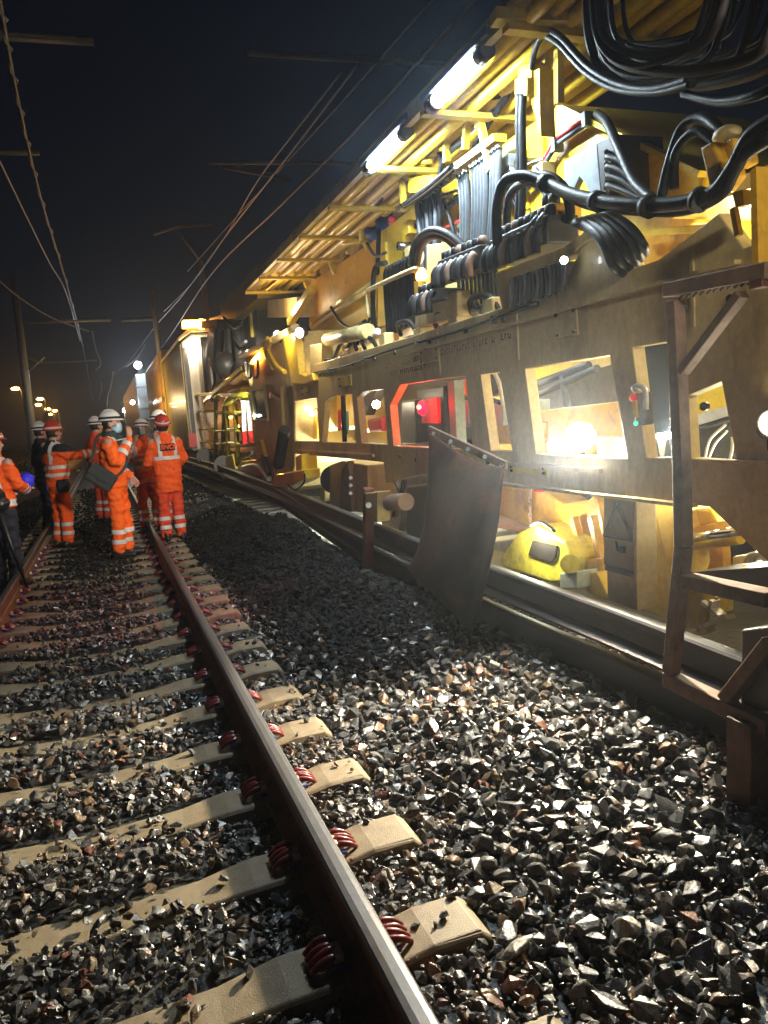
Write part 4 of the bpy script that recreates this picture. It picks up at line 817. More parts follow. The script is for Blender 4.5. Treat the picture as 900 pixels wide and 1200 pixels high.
hose(.026, (645, 36, 2.5), (660, 46, 2.45), (690, 78, 2.4), (725, 98, 2.35), (765, 104, 2.3), (810, 92, 2.25)); hose(.024, (640, 42, 2.5), (656, 52, 2.45), (686, 84, 2.4), (722, 104, 2.35), (768, 108, 2.3), (812, 98, 2.25))
hose(.026, (645, 36, 2.5), (634, 44, 2.5), (626, 62, 2.55), (623, 80, 2.58)); hose(.02, (800, 108, 2.3), (840, 118, 2.25), (880, 112, 2.2), (915, 96, 2.2)); hose(.018, (800, 111, 2.3), (842, 121, 2.25), (884, 115, 2.2), (915, 100, 2.2))
r_ = random.Random(11)
for k in range(19):                                           # coils hanging from the roof
    x0 = 690+r_.uniform(-4, 40); x1 = 830+r_.uniform(-10, 90); d_ = r_.uniform(48, 104); X = r_.uniform(2.15, 2.75); y0 = -30
    MB().tube([AX(x0, y0, X), AX(x0+4, d_*.45, X), AX(x0+22, d_*.86, X), AX((x0+x1)/2-10, d_, X), AX(x1-24, d_*.8, X), AX(x1-2, d_*.4, X), AX(x1+14, y0, X)], r_.uniform(.009, .021), 9, 6).build('coiled_hose', 'coil' if k % 5 else 'flap', W)
hose(.02, (430, 285, 2.6), (440, 300, 2.5), (452, 296, 2.45)); hose(.024, (388, 360, 2.6), (396, 374, 2.55), (410, 384, 2.5), (428, 376, 2.5)); hose(.02, (420, 390, 2.5), (432, 376, 2.5), (436, 360, 2.5)); hose(.034, (438, 396, 2.44), (437, 340, 2.44), (440, 314, 2.44), (452, 308, 2.46))
hose(.036, (444, 268, 2.86), (443, 300, 2.8), (442, 320, 2.7)); hose(.03, (392, 420, 2.45), (400, 402, 2.4), (412, 398, 2.4), (418, 410, 2.4)); hose(.03, (404, 420, 2.45), (410, 404, 2.42), (420, 402, 2.42))
MB().tube(pxs(2.42, (432, 372), (431, 344), (436, 338), (484, 316), (488, 320)), .022, 8, 4).build('guard_rail', 'brn', W); MB().tube(pxs(2.36, (384, 398), (432, 388)), .07, 10).build('drive_shaft', 'brn', W)
for k in range(3): MB().tube(pxs(2.42, (424+6*k, 404-2*k), (427+6*k, 396-2*k), (433+5*k, 392-2*k)), .03, 8).build('pale_fitting', 'wplast', W)
# small pipework, clips and blocks that crowd the hopper wall
r2_ = random.Random(21)
for k in range(26):
    t_ = r2_.random(); a_ = (450+190*t_+r2_.uniform(-4, 4), 300-125*t_+r2_.uniform(-20, 42)); X = 2.84; c_ = AX(*a_, X)
    kind_ = k % 4
    if kind_ == 0: MB().box(c_-Vector((.05, .06, .05)), c_+Vector((.05, .06, .07))).build('small_valve', ('brn', 'grey', 'yelc')[k % 3], W, bevel=.008)
    elif kind_ == 1: MB().tube([c_, c_+Vector((-.04, -.1, -.02)), c_+Vector((-.05, -.22, -.2)), c_+Vector((-.03, -.3, -.5))], r2_.uniform(.010, .02), 7, 5).build('small_hose', 'rub', W)
    elif kind_ == 2: MB().tube([c_, c_+Vector((-.05, .1, 0)), c_+Vector((-.05, .5, r2_.uniform(-.06, .06))), c_+Vector((0, .6, 0))], .012, 7, 4).build('small_pipe', ('steel', 'greyh')[k % 2], W)
    else: MB().cyl(c_-Vector((.08, 0, 0)), c_+Vector((.08, 0, 0)), .04, 10).build('small_coupling', 'steel', W)
for k in range(10):
    t_ = k/9; a_ = (452+185*t_, 298-122*t_); MB().bar(AX(a_[0], a_[1]-14, 2.885), AX(a_[0]+3, a_[1]+55, 2.885), .03, .02).build('wall_stiffener', 'yelc', W)
for k in range(16):
    a_ = (350+20*k*.6, 396-3*k); c_ = AX(372+14*k, 430-4.6*k+r2_.uniform(-6, 8), 2.42)
    if k % 3 == 0: MB().box(c_-Vector((.07, .07, .07)), c_+Vector((.07, .07, .06))).build('small_valve', 'brn', W, bevel=.01)
    elif k % 3 == 1: MB().tube([c_, c_+Vector((-.06, -.1, .08)), c_+Vector((-.05, -.35, .05)), c_+Vector((0, -.45, -.15))], .02, 7, 5).build('small_hose', 'rub', W)
    else: MB().cyl(c_-Vector((0, .12, 0)), c_+Vector((0, .12, 0)), .045, 10).build('small_cylinder', 'steel', W)
for y in (5.05, 3.95, 2.55): MB().box((XF-.010, y-.012, 1.82), (XF-.001, y+.012, 2.12)).build('weld_seam', 'brn', W, bevel=.004)
for y0, y1 in ((9.6, 6.6), (4.35, 3.2)): MB().box((XF-.02, y1, 1.20), (XF-.001, y0, 1.225)).build('weld_seam', 'brn', W)
# ---- roof walkway: pipes, tube lamps, drums
ZR = 3.6; roof = MB()
for k in range(9): roof.tube([(2.37+.12*k, 11.8, ZR+.03*(k % 2)), (2.37+.12*k, 3.25, ZR+.03*(k % 2))], .045, 8)
roof.build('roof_pipes', 'yelc', W)
MB().bar((2.27, 11.8, ZR+.02), (2.27, 3.8, ZR+.02), .05, .09).build('roof_edge', 'brn', W); MB().box((2.29, 3.25, ZR+.10), (3.4, 11.8, ZR+.13)).build('roof_sheet', 'brn', W)
for k in range(8): y = 3.8+1.13*k; MB().box((2.23, y-.035, ZR-.08), (3.35, y+.035, ZR-.045)).build('roof_crossbar', 'yel', W)
MB().bar(AZ(578, 20, ZR), AZ(690, 24, ZR), .10, .06).build('roof_arm', 'yel', W)
for i, (y0, y1) in enumerate(((4.82, 4.12), (6.11, 5.33))):
    o = MB().box((2.22, y1-.12, ZR+.0), (2.35, y0+.12, ZR+.05)).build('tube_lamp', 'grey', W, bevel=.01)
    MB().cyl((2.27, y0, ZR-.045), (2.27, y1, ZR-.045), .042, 12).build('lit_tube', 'tube', o)
    for y in (y0, y1): MB().cyl((2.27, y-.05, ZR-.045), (2.27, y+.05, ZR-.045), .05, 12).build('tube_cap', 'dark', o)
for y in (12.2, 10.9, 9.6, 8.3, 7.0, 5.7): MB().bar((2.95, y, ZR-.05), (3.0, y, 3.40), .06).build('roof_post', 'yel', W)
for a_ in ((505, 110, 520, 175), (563, 92, 561, 150), (560, 130, 575, 200), (548, 135, 545, 175), (520, 140, 524, 190), (655, 45, 655, 122), (470, 200, 473, 240), (612, 60, 614, 120), (640, 48, 640, 110)): MB().bar(AX(a_[0], a_[1], 2.7), AX(a_[2], a_[3], 2.7), .045).build('roof_post', 'yel', W)
hose(.03, (562, 82, 2.75), (566, 110, 2.75), (565, 145, 2.76)); hose(.034, (600, 92, 2.72), (590, 118, 2.75), (572, 145, 2.76), (556, 172, 2.76)); hose(.03, (490, 132, 2.7), (496, 152, 2.72), (512, 172, 2.74), (518, 192, 2.74)); hose(.032, (548, 162, 2.72), (525, 180, 2.74), (516, 200, 2.74), (514, 240, 2.76))
hose(.02, (468, 196, 2.7), (490, 190, 2.68), (510, 170, 2.66), (520, 140, 2.68)); hose(.018, (455, 205, 2.7), (446, 236, 2.72), (425, 246, 2.75), (415, 240, 2.8)); hose(.03, (535, 128, 2.7), (560, 118, 2.7), (585, 112, 2.7))
for k in range(5): MB().cyl((3.02, 10.75-.62*k, 3.72), (3.8, 10.75-.62*k, 3.72), .27, 20).build('drum', 'tan', W, bevel=.015) if k < 4 else None
for a_ in ((397, 240, 397, 285), (423, 236, 424, 282)): MB().tube(pxs(2.85, (a_[0], a_[1]), (a_[2], a_[3])), .035, 8).build('handrail', 'yel', W)
MB().tube(pxs(2.85, (396, 225), (395, 280), (400, 285), (424, 282)), .03, 8).tube(pxs(2.85, (372, 268), (424, 262)), .03, 8).build('handrail', 'yel', W)
for a_, b_ in ((456, 258), (440, 266)): d_ = MB().ball(AX(a_, b_, 3.05), .16, (1, .7, 1)).build('blue_float', 'bluep', W); MB().ball(AX(a_+4, b_+1, 2.92), .05).build('red_cap', 'redp', d_) if a_ == 456 else None
MB().bar(AX(340, 378, 2.7), AX(366, 338, 2.7), .09).build('sloping_strut', 'yel', W); boxpx(2.75, .6, (313, 352), (348, 372), 'brn', 'tool_crate')
MB().box(AX(258, 357, 2.6)-Vector((.0, 0, .03)), AX(302, 354, 2.6)+Vector((.5, 0, .06))).build('lamp_canopy', 'yel', W); MB().bar(AX(294, 357, 2.8), AX(297, 395, 2.8), .10).build('canopy_post', 'yel', W)
# ---- foreground guard frame, rusty
G = lambda a_, b_, w=.05, nm='guard_frame_bar', h_=None, X=1.98, m_='rust', X2=None: MB().bar(AX(*a_, X), AX(*b_, X2 or X), w, h_ or w).build(nm, m_, W, bevel=.004)
G((784, 340), (905, 316), .06, h_=.05); G((791, 352), (799, 545)); G((799, 543), (801, 640)); G((801, 640), (786, 792)); G((783, 795), (905, 854), .06); G((880, 842), (879, 962), .11, 'guard_post', .11); G((851, 820), (905, 752), .05); G((800, 436), (870, 344), .045, h_=.03); G((806, 680), (906, 702), .07, 'step_plate', .05)
for k in range(14): G((796+8*k, 351-1.7*k), (801+8*k, 345-1.6*k), .010, 'tread_tooth', .01)
boxpx(2.0, .25, (868, 738), (905, 835), 'dark', 'step_housing'); G((884, 330), (900, 326), .05, 'red_reflector', m_='redrust')
# rubber skirt hanging over the rail
sk = MB(); nu, nv = 12, 16; pts = []
edge_t = [(503, 506), (520, 517), (545, 535), (568, 544), (592, 548)]; edge_b = [(479, 668), (500, 690), (525, 712), (545, 735), (553, 756)]; lf = [(503, 506), (502, 560), (499, 610), (490, 645), (479, 668)]; rg_ = [(592, 548), (588, 580), (582, 620), (570, 680), (553, 756)]
def ipl(c, t): t *= len(c)-1; i = min(int(t), len(c)-2); f_ = t-i; return Vector((c[i][0]*(1-f_)+c[i+1][0]*f_, c[i][1]*(1-f_)+c[i+1][1]*f_))
for j in range(nv+1):
    v_ = j/nv
    for i in range(nu+1):
        u_ = i/nu; a_ = ipl(lf, v_)*(1-u_)+ipl(rg_, v_)*u_; tb = ipl(edge_t, u_)*(1-v_)+ipl(edge_b, u_)*v_; co = (Vector(edge_t[0])*(1-u_)+Vector(edge_t[-1])*u_)*(1-v_)+(Vector(edge_b[0])*(1-u_)+Vector(edge_b[-1])*u_)*v_
        p_ = a_+tb-co; pts.append(AX(p_.x, p_.y, 2.20-.16*math.sin(v_*PI*.75)+.06*math.sin(u_*5.5+v_*3)-.10*math.sin(u_*PI)*v_))
sk.add(pts, [(j*(nu+1)+i, j*(nu+1)+i+1, (j+1)*(nu+1)+i+1, (j+1)*(nu+1)+i) for j in range(nv) for i in range(nu)], True)
o = sk.build('rubber_skirt', 'flap', W); s_ = o.modifiers.new('thickness', 'SOLIDIFY'); s_.thickness = .018; s_ = o.modifiers.new('smooth', 'SUBSURF'); s_.levels = s_.render_levels = 1
cb_ = MB().bar(AX(503, 503, 2.17), AX(594, 546, 2.17), .02, .05).build('clamp_bar', 'rust', o)
for k in range(5): MB().cyl(AX(508+20*k, 508+9.2*k, 2.16), AX(508+20*k, 508+9.2*k, 2.14), .014, 6).build('bolt', 'steel', o)
MB().tube(pxs(2.16, (554, 752), (566, 766), (590, 776), (606, 772)), .02, 8, 5).build('skirt_rope', 'rust', W)
# guide post with roller in front of the rail
gp = MB().bar(AX(432, 572, 2.12), AX(431, 682, 2.12), .085, .07).build('guide_post', 'redrust', W, bevel=.006)
pp(2.08, .12, (425, 578), (442, 576), (442, 612), (427, 612)).build('roller_bracket', 'brn', gp, bevel=.01); MB().cyl(AX(432, 592, 2.07), AX(432, 592, 2.03), .026, 10).build('roller_bolt', 'steel', gp)
MB().cyl(AX(442, 590, 2.2), AX(476, 588, 2.2), .07, 14).build('roller_arm', 'rust', W)
pp(2.4, .3, (386, 545), (400, 540), (430, 545), (432, 602), (386, 596)).build('axle_bracket', 'brn', W, bevel=.015); pp(2.34, .06, (400, 550), (408, 540), (412, 600), (398, 600)).build('bracket_rib', 'rust', W, bevel=.006)
for k in range(3): MB().cyl(AX(411, 560+9*k, 2.38), AX(411, 560+9*k, 2.34), .02, 8).build('bracket_bolt', 'steel', W)
MB().cyl(AX(392, 562, 2.5), AX(392, 562, 2.7), .17, 18).build('hose_reel', 'rub', W)
boxpx(2.8, .3, (452, 556), (475, 582), 'grey', 'pump_housing', bev=.02); boxpx(2.7, .3, (476, 570), (500, 640), 'dark', 'pump_housing', bev=.02)
for a_, b_ in (((462, 560), (476, 590)), ((474, 552), (470, 586))): MB().tube(pxs(2.5, a_, b_), .022, 7).build('small_pipe', 'dark', W)
MB().box((2.75, 5.4, .14), (3.4, 7.2, .22)).build('lower_tray', 'dark', W)
for k in range(10): MB().box(AX(455+r_.uniform(0, 25), 608+r_.uniform(-6, 12), 2.6), AX(455+r_.uniform(0, 25), 608+r_.uniform(-6, 12), 2.6)+Vector((.1, .08, .05))).build('loose_stone_lump', 'conc', W) if k < 0 else None
# bogie wheels under the far half
for y in (8.8, 11.5, -1.0):
    w_ = MB().cyl((3.2, y, .48), (3.34, y, .48), .40, 28).build('wheel', 'dark', W); MB().cyl((3.1, y, .48), (3.2, y, .48), .16, 16).build('axle_box', 'brn', w_)
# long dark rail threaded through the machine's side, over a dark guide beam
path = [(2.2, .2, .36), (2.2, 1.4, .37), (2.2, 2.12, .38), (2.2, 3.0, .40), (2.2, 4.3, .41), (2.2, 6.0, .44), (2.2, 8.1, .50), (2.2, 11.5, .58), (2.2, 15, .64), (2.2, 19.3, .69), (2.2, 24, .70), (2.2, 32, .66)]
o = sweep(crom([Vector(p) for p in path], 4), 1.0, zsc=1.0).build('loose_rail', ['beam', 'railtop'])
tag(o, 'long dark loose rail threaded along the machine foot, upper of two', 'rail')
path2 = [(2.215, .2, .10), (2.215, 1.4, .11), (2.215, 3.0, .13), (2.215, 4.3, .135), (2.215, 6.0, .17), (2.215, 8.1, .31), (2.215, 10, .46), (2.2, 11.8, .55), (2.19, 13.6, .585)]
o = sweep(crom([Vector(p) for p in path2], 4), 1.0, zsc=1.15).build('loose_rail', ['beam', 'railtop'])
tag(o, 'lower of the two dark loose rails, just clear of the ballast stones', 'rail')
MB().tube([AX(666+9*math.cos(t), 720+8*math.sin(t), 2.215) for t in np.linspace(0, 2*PI, 15)], .006, 6).build('cast_ring', 'rust', W)
# lamps of the machine
LM = AX(680, 512, 2.40); q_ = work_lamp(LM, .075, (-.72, -.68, -.12)); LE = AX(906, 496, 2.26); q2 = work_lamp(LE, .045, (-.55, -.8, .25), 'lenss')
# ------------------------------------------------------------------ wagons beyond
W2 = thing('crane_wagon', 'yellow wagon with ladder hoops and dark hydraulic arms between machine cab and pale cab', 'rail wagon', (2.4, 15, 0)); Wsave = W; W = W2
MB().box((2.7, 12.6, .75), (5.0, 20, 1.05)).build('wagon_frame', 'brn', W2)
X2 = 2.4
def hoop(*p, m_='yell', r=.045, nm='ladder_hoop', X=X2): return MB().tube(pxs(X, *p), r, 8).build(nm, m_, W2)
hoop((253, 542), (253, 468), (256, 464), (281, 463), (284, 468)); hoop((261, 530), (263, 475), (275, 470)); hoop((229, 540), (228, 466), (231, 463), (250, 462), (252, 467))
hoop((268, 540), (265, 470), (270, 464), (289, 462)); hoop((279, 540), (275, 472), (283, 465), (292, 464))
for y in (484, 505, 520): hoop((254, y), (283, y-1), r=.03, nm='ladder_rung'); hoop((230, y-2), (252, y-2), r=.03, nm='ladder_rung', m_='yel')
for y in (486, 503, 519): hoop((268, y), (292, y-1), r=.03, nm='ladder_rung', m_='steel')
for a_, b_, m_ in (((285, 470), (286, 505), 'wplast'), ((286, 505), (287, 520), 'redp'), ((291, 470), (293, 505), 'wplast'), ((293, 505), (295, 520), 'redp')): MB().bar(AX(*a_, 2.3), AX(*b_, 2.3), .07).build('striped_post', m_, W2)
pp(2.5, .5, (258, 441), (286, 436), (284, 446), (275, 452), (264, 450)).build('yellow_funnel', 'org', W2, bevel=.03); pp(2.5, .4, (266, 458), (280, 454), (282, 463), (266, 464)).build('yellow_cover', 'org', W2, bevel=.02)
for p in (((250, 385), (246, 420), (252, 470)), ((258, 380), (256, 415), (262, 440)), ((268, 375), (270, 420), (266, 440)), ((278, 385), (282, 420), (276, 436)), ((240, 395), (243, 430), (246, 465))): MB().tube(pxs(2.6, *p), .11, 8, 4).build('hydraulic_arm', 'dark', W2)
pp(2.8, .8, (245, 372), (300, 356), (300, 425), (246, 455)).build('crane_mast', 'dark', W2, bevel=.03); MB().ball(AX(266, 428, 2.5), .28).build('swivel_joint', 'dark', W2)
for p in (((262, 372), (275, 384), (283, 380)), ((246, 420), (252, 445), (243, 470)), ((275, 395), (282, 405), (288, 400))): MB().tube(pxs(2.45, *p), .03, 7, 5).build('slack_hose', 'greyh', W2)
pp(2.3, .9, (253, 385), (236, 385), (236, 376), (255, 374)).build('dark_hood', 'dark', W2)
MB().bar(AX(240, 470, 2.3), AX(286, 430, 2.3), .07).build('sloping_rail', 'yel', W2)
pp(2.3, .7, (276, 552), (283, 540), (308, 538), (318, 558), (276, 560)).build('tool_head', 'yelc', W2, bevel=.02); pp(2.35, .6, (252, 540), (272, 532), (276, 550), (262, 562), (250, 552)).build('tool_head', 'yel', W2, bevel=.02); pp(2.25, .5, (300, 518), (305, 515), (310, 535), (300, 540)).build('tool_arm', 'yelc', W2)
pp(2.4, .5, (224, 530), (242, 528), (244, 545), (226, 546)).build('tool_head', 'yelc', W2, bevel=.02); MB().cyl(AX(262, 545, 2.3), AX(262, 545, 2.6), .2, 14).build('guide_wheel', 'dark', W2); MB().cyl(AX(240, 535, 2.3), AX(240, 535, 2.6), .2, 14).build('guide_wheel', 'dark', W2)
MB().tube(pxs(2.25, (284, 548), (300, 545), (310, 554), (316, 562)), .04, 7, 4).build('pale_hose', 'wplast', W2); MB().bar(AX(280, 538, 2.25), AX(296, 530, 2.25), .06).build('steel_rod', 'steel', W2); MB().bar(AX(308, 535, 2.25), AX(316, 555, 2.25), .06).build('dark_rod', 'dark', W2)
for a_ in ((232, 488), (246, 492), (258, 495), (270, 488), (278, 500), (240, 512)): MB().ball(AX(*a_, 3.2), .06).build('lit_bulb', 'amber', W2)
MB().ball(AX(236, 380, 2.35), .15, (.7, 1, .8)).build('roof_lamp', 'amber', W2)
W3 = thing('cab_wagon', 'wagon with pale cab end and door, amber roof lamp and reddish yellow ribbed side', 'rail wagon', (2.3, 28, 0)); W = W3
Yc = 20.6
c_ = [AY(*a_, Yc) for a_ in ((211, 394), (247, 389), (249, 484), (214, 502))]
body = MB().prism([Vector((2.16, Yc, 1.05)), Vector((5.0, Yc, 1.05)), Vector((5.0, Yc, 3.75)), Vector((3.0, Yc, 4.05)), Vector((2.45, Yc, 4.05)), Vector((2.16, Yc, 3.85))], (0, 6.0, 0)).build('cab', 'white', W3, bevel=.05)
MB().prism([Vector((2.10, Yc-.15, 3.86)), Vector((2.42, Yc-.15, 4.08)), Vector((5.05, Yc-.15, 4.08)), Vector((5.05, Yc-.15, 4.18)), Vector((2.40, Yc-.15, 4.18)), Vector((2.06, Yc-.15, 3.92))], (0, 6.4, 0)).build('cab_roof', 'brn', body, bevel=.02)
MB().box((2.135, Yc+.15, 1.1), (2.158, Yc+5.9, 3.8)).build('side_panel', 'yel', body); dr = MB().box((2.52, Yc-.05, 1.3), (3.12, Yc-.002, 3.55)).build('cab_door', 'white', body, bevel=.02); MB().box((2.66, Yc-.07, 2.75), (2.98, Yc-.052, 3.4)).build('door_window', 'glass', dr); MB().tube([(2.6, Yc-.06, 2.2), (2.6, Yc-.13, 2.25), (2.6, Yc-.13, 2.45), (2.6, Yc-.06, 2.5)], .02, 6).build('handle', 'steel', dr)
MB().box((2.60, Yc-.06, 1.5), (3.04, Yc-.052, 2.1)).build('door_panel', 'white', dr, bevel=.003)
MB().box((2.2, Yc-.04, 1.1), (2.3, Yc-.002, 3.7)).build('corner_post', 'dark', body); MB().ball((2.4, Yc-.12, 3.62), .10).build('cab_lamp', 'lenss', body); MB().box((2.25, Yc-.2, 4.2), (2.8, Yc+.2, 4.36)).build('roof_beacon', 'amber', body)
MB().box((3.1, Yc-.2, 4.2), (3.4, Yc+.2, 4.45)).build('roof_beacon', 'amber', body); MB().box((2.1, Yc-.06, 1.15), (2.3, Yc-.01, 1.5)).build('red_marker', 'redp', body)
MB().box((2.1, Yc+6.05, 1.0), (5.0, 36, 4.3)).build('ribbed_body', 'yel', W3, bevel=.04)
for k in range(12): MB().box((2.03, Yc+6.6+.7*k, 1.1), (2.098, Yc+6.72+.7*k, 4.2)).build('side_rib', 'org', W3)
for k in range(4): MB().box((2.0, Yc+6.3, 1.35+.42*k), (2.028, Yc+11, 1.52+.42*k)).build('glossy_louvre', 'yelc', W3)
MB().box((2.3, Yc, .62), (4.9, 36, .98)).build('wagon_frame', 'dark', W3)
for y in (22.4, 24.2, 33, 34.8): w_ = MB().cyl((3.2, y, .46), (3.34, y, .46), .42, 24).build('wheel', 'dark', W3); MB().box((3.0, y-.2, .3), (3.19, y+.2, .62)).build('axle_box', 'brn', w_)
W4 = thing('far_wagon', 'distant blue grey wagon end with bright white lamp above it, behind the helmets', 'rail wagon', (2.2, 40, 0)); W = W4
eb = MB().box((1.75, 38, .9), (4.6, 60, 4.4)).build('wagon_body', 'grey', W4, bevel=.05)
for k in range(6): MB().box((1.72, 37.97, 1.3+.5*k), (4.5, 37.99, 1.36+.5*k)).build('end_rib', 'grey', eb)
MB().cyl((1.9, 37.6, 4.75), (1.9, 37.5, 4.75), .16, 16).build('white_lamp', 'coolw', W4); MB().tube([(1.9, 37.6, 4.75), (1.9, 38.2, 4.4)], .03, 6).build('lamp_bracket', 'dark', W4); MB().cyl((1.5, 37.9, 3.1), (1.5, 37.8, 3.1), .10, 12).build('white_lamp', 'coolw', W4); MB().tube([(1.5, 37.9, 3.1), (1.8, 38.1, 3.1)], .03, 6).build('lamp_bracket', 'dark', W4)
MB().box((2.3, 38, .5), (4.4, 60, .9)).build('wagon_frame', 'dark', W4)
lp = thing('distant_lamp', 'small white lamp low in the distance, just above the masked worker facing the camera', 'lamp', AY(146, 481, 62)); MB().ball(lp.location, .16).build('lens', 'coolw', lp); MB().tube([lp.location, lp.location-Vector((0, -.1, lp.location.z))], .05, 6).build('post', 'galv', lp)
W = Wsave
# new pale sleepers laid under the machine
ns = MB().box((-1.25, -.13, -.16), (1.25, .13, .05)).build('new_sleeper', 'concw', None, bevel=.02); ns.location = (3.60, 7.6, .06); tag(ns, 'new pale concrete sleeper lying under the yellow machine, seen past the dark loose rail', 'sleeper', 'new pale sleepers under the machine')
for i in range(1, 34):
    c = ns.copy(); COL.objects.link(c); c.location = (3.60+random.uniform(-.04, .04), 7.6+.6*i, .06)
for x in (2.97, 4.47): o = sweep([(x, y, .12) for y in (6.5, 12, 20, 30, 60)]).build('rail', ['railside', 'railtop']); tag(o, 'rail on the pale sleepers under the machine, '+('farther one' if x > 4 else 'nearer one'), 'rail', 'rails under the machine')
# ------------------------------------------------------------------ masts, arms and overhead wires
def mast(label, base, top, r=.13, arms_=(), group='catenary masts'):
    base, top = Vector(base), Vector(top); o = thing('catenary_mast', label, 'mast', base, group); MB().tube([base, top], [r, r*.75], 10).build('pole', 'galv', o)
    for p in arms_: MB().tube([Vector(a_) for a_ in p], .045, 6).build('bracket_arm', 'galv', o)
    return o
mast('tall pale mast at the left, its arm reaching right over the near track', (-2.15, 28, 0), AY(15, 320, 28), .14, [(AY(30, 378, 28), AY(130, 375, 28)), (AY(32, 420, 28), AY(48, 424, 28), AY(52, 418, 28), AY(34, 434, 28))])
mast('thin mast rising behind the far wagons with an arm reaching left', (2.2, 28.4, 4.3), AY(178, 338, 28.4), .10, [(AY(187, 374, 28.4), AY(142, 376, 28.4))])
mast('mast with a small curved top, standing behind the amber roof lamp', (5.6, 24, 0), AX(234, 306, 5.0)*1, .12) if False else None
pt_ = AY(235, 306, 26); pb_ = AY(243, 372, 26); dz = (pb_-pt_); mast('grey mast with a forked top right behind the amber lamp of the pale cab', (pb_.x+.1, 26, 0), pt_, .12, [(pt_, AY(207, 268, 26)), (AY(180, 275, 26), AY(207, 266, 26), AY(250, 263, 26))])
a1 = AZ(245, 190, 6.6); a2 = AZ(415, 188, 6.6); mast('mast hidden behind the machine whose long arm crosses the sky left of the tube lamps', (a2.x+1.2, a2.y, 0), (a2.x+1.2, a2.y, 7.6), .14, [((a2.x+1.2, a2.y, 6.6), a1), (AY(340, 210, a1.y), AY(260, 195, a1.y))])
a1 = AZ(290, 62, 6.6); a2 = AZ(450, 66, 6.6); mast('near mast hidden behind the machine, its faint arm highest in the sky', (a2.x+2.2, a2.y, 0), (a2.x+2.2, a2.y, 7.6), .14, [((a2.x+2.2, a2.y, 6.6), a1)])
a1 = AZ(10, 44, 6.9); a2 = AZ(110, 50, 6.9); mast('near mast outside the left edge, its thick arm crossing the top left corner', (-3.2, a1.y, 0), (-3.2, a1.y, 7.8), .15, [((-3.2, a1.y, 6.9), a1, a2), ((-3.2, a1.y, 6.95), a1+Vector((0, 0, .04)), a2+Vector((0, 0, .03)))])
a1 = AZ(-10, 178, 6.4); a2 = AZ(46, 179, 6.4); mast('mast outside the left edge with a short thin arm low in the sky', (-3.0, a1.y, 0), (-3.0, a1.y, 7.4), .14, [((-3.0, a1.y, 6.4), a1, a2)])
a1 = AY(60, 419, 40); mast('distant mast right of the street lamps with a thin arm', (-3.4, 44, 0), (-3.4, 44, 6.5), .11, [((-3.4, 44, 5.6), (0.2, 44, 5.65))])
def wire(label, pts, r, m_='wire', tw=0):
    P = crom([Vector(p) for p in pts], 10); mb = MB(); mb.tube(P, r, 6)
    if tw:
        q_ = []; d = 0
        for i, p in enumerate(P): d = i*2.1; q_.append(p+Vector((math.cos(d), 0, math.sin(d)))*tw)
        mb.tube(q_, r*.6, 6)
    o = mb.build('overhead_wire', m_); return tag(o, label, 'wire', 'overhead wires')
Zw = 6.0
wire('thick twisted overhead wire descending from the top left corner', [AZ(-14, -90, Zw)]+[AZ(*p, Zw) for p in ((0, 0), (22, 120), (50, 240), (80, 340), (100, 420))]+[AZ(109, 470, Zw)], .022, 'galv', .04)
wire('bright overhead wire from the left edge meeting the twisted wire', [AZ(-30, 130, 5.6)]+[AZ(*p, 5.6) for p in ((0, 190), (30, 252), (58, 308), (78, 345), (94, 400))], .015)
wire('thin wire sloping right from the left edge across the pale mast', [AY(-10, 320, 24), AY(18, 345, 25), AY(60, 372, 27), AY(104, 388, 29)], .022, 'galv')
wire('bright wire curving down over the far wagons, left one of three', [AZ(400, 85, 6.4), AZ(340, 162, 6.4)]+[AZ(*p, 6.4) for p in ((300, 215), (262, 280), (225, 332), (192, 365))], .013)
wire('bright wire running down over the far wagons into the distance, middle one of three', [AZ(*p, 6.2) for p in ((420, 75), (340, 180), (262, 280), (215, 345), (180, 385), (150, 425), (132, 440))], .014)
wire('lower bright wire close above the roofs of the far wagons', [AZ(*p, 6.0) for p in ((600, -50), (420, 150), (330, 240), (245, 325), (195, 400), (150, 462), (141, 474))], .018)
wire('faint wire high in the dark sky right of the middle', [AZ(*p, 6.6) for p in ((640, -150), (480, 30), (420, 98), (350, 175), (290, 240), (220, 318))], .012, 'galv')
for i, (p, lab) in enumerate(((((108, 388), (112, 408), (118, 426), (112, 434)), 'short curled dropper wire hanging below the arm of the pale mast'), (((118, 448), (119, 455), (116, 468)), 'small dropper wire far off above the white helmets'), (((132, 436), (130, 452), (126, 464), (125, 478)), 'curled far wire left of the blue grey wagon'), (((170, 404), (160, 420), (148, 430)), 'short bright far wire over the ribbed wagon'))):
    wire(lab, [AY(*a_, 30+i*3) for a_ in p], .028)
# ------------------------------------------------------------------ street lamps far left and dark scrub
for (x, y, Y, lab) in ((18, 455, 70, 'sodium street lamp on a post at the far left, nearest of the orange ones'), (47, 467, 85, 'orange street lamp right of the nearest one, highest of the far group'), (45, 474, 95, 'orange street lamp just below the highest of the far group'), (56, 479, 100, 'orange street lamp at the middle of the far group'), (64, 481, 110, 'orange street lamp at the right end of the far group'), (60, 485, 120, 'lowest small orange street lamp of the far group')):
    p = AY(x, y, Y); o = thing('street_lamp', lab, 'street lamp', (p.x, p.y, 0), 'orange street lamps in the distance')
    MB().tube([(p.x+.5, p.y, -.3), (p.x+.45, p.y, p.z-.2), (p.x+.2, p.y, p.z+.15), (p.x, p.y, p.z+.12)], .09, 7).build('post', 'galv', o); MB().box((p.x-.5, p.y-.2, p.z+.04), (p.x+.3, p.y+.2, p.z+.2)).build('lamp_head', 'dark', o); MB().ball((p.x, p.y, p.z-.02), .26, (1.2, 1, .6)).build('lens', 'sodium', o)
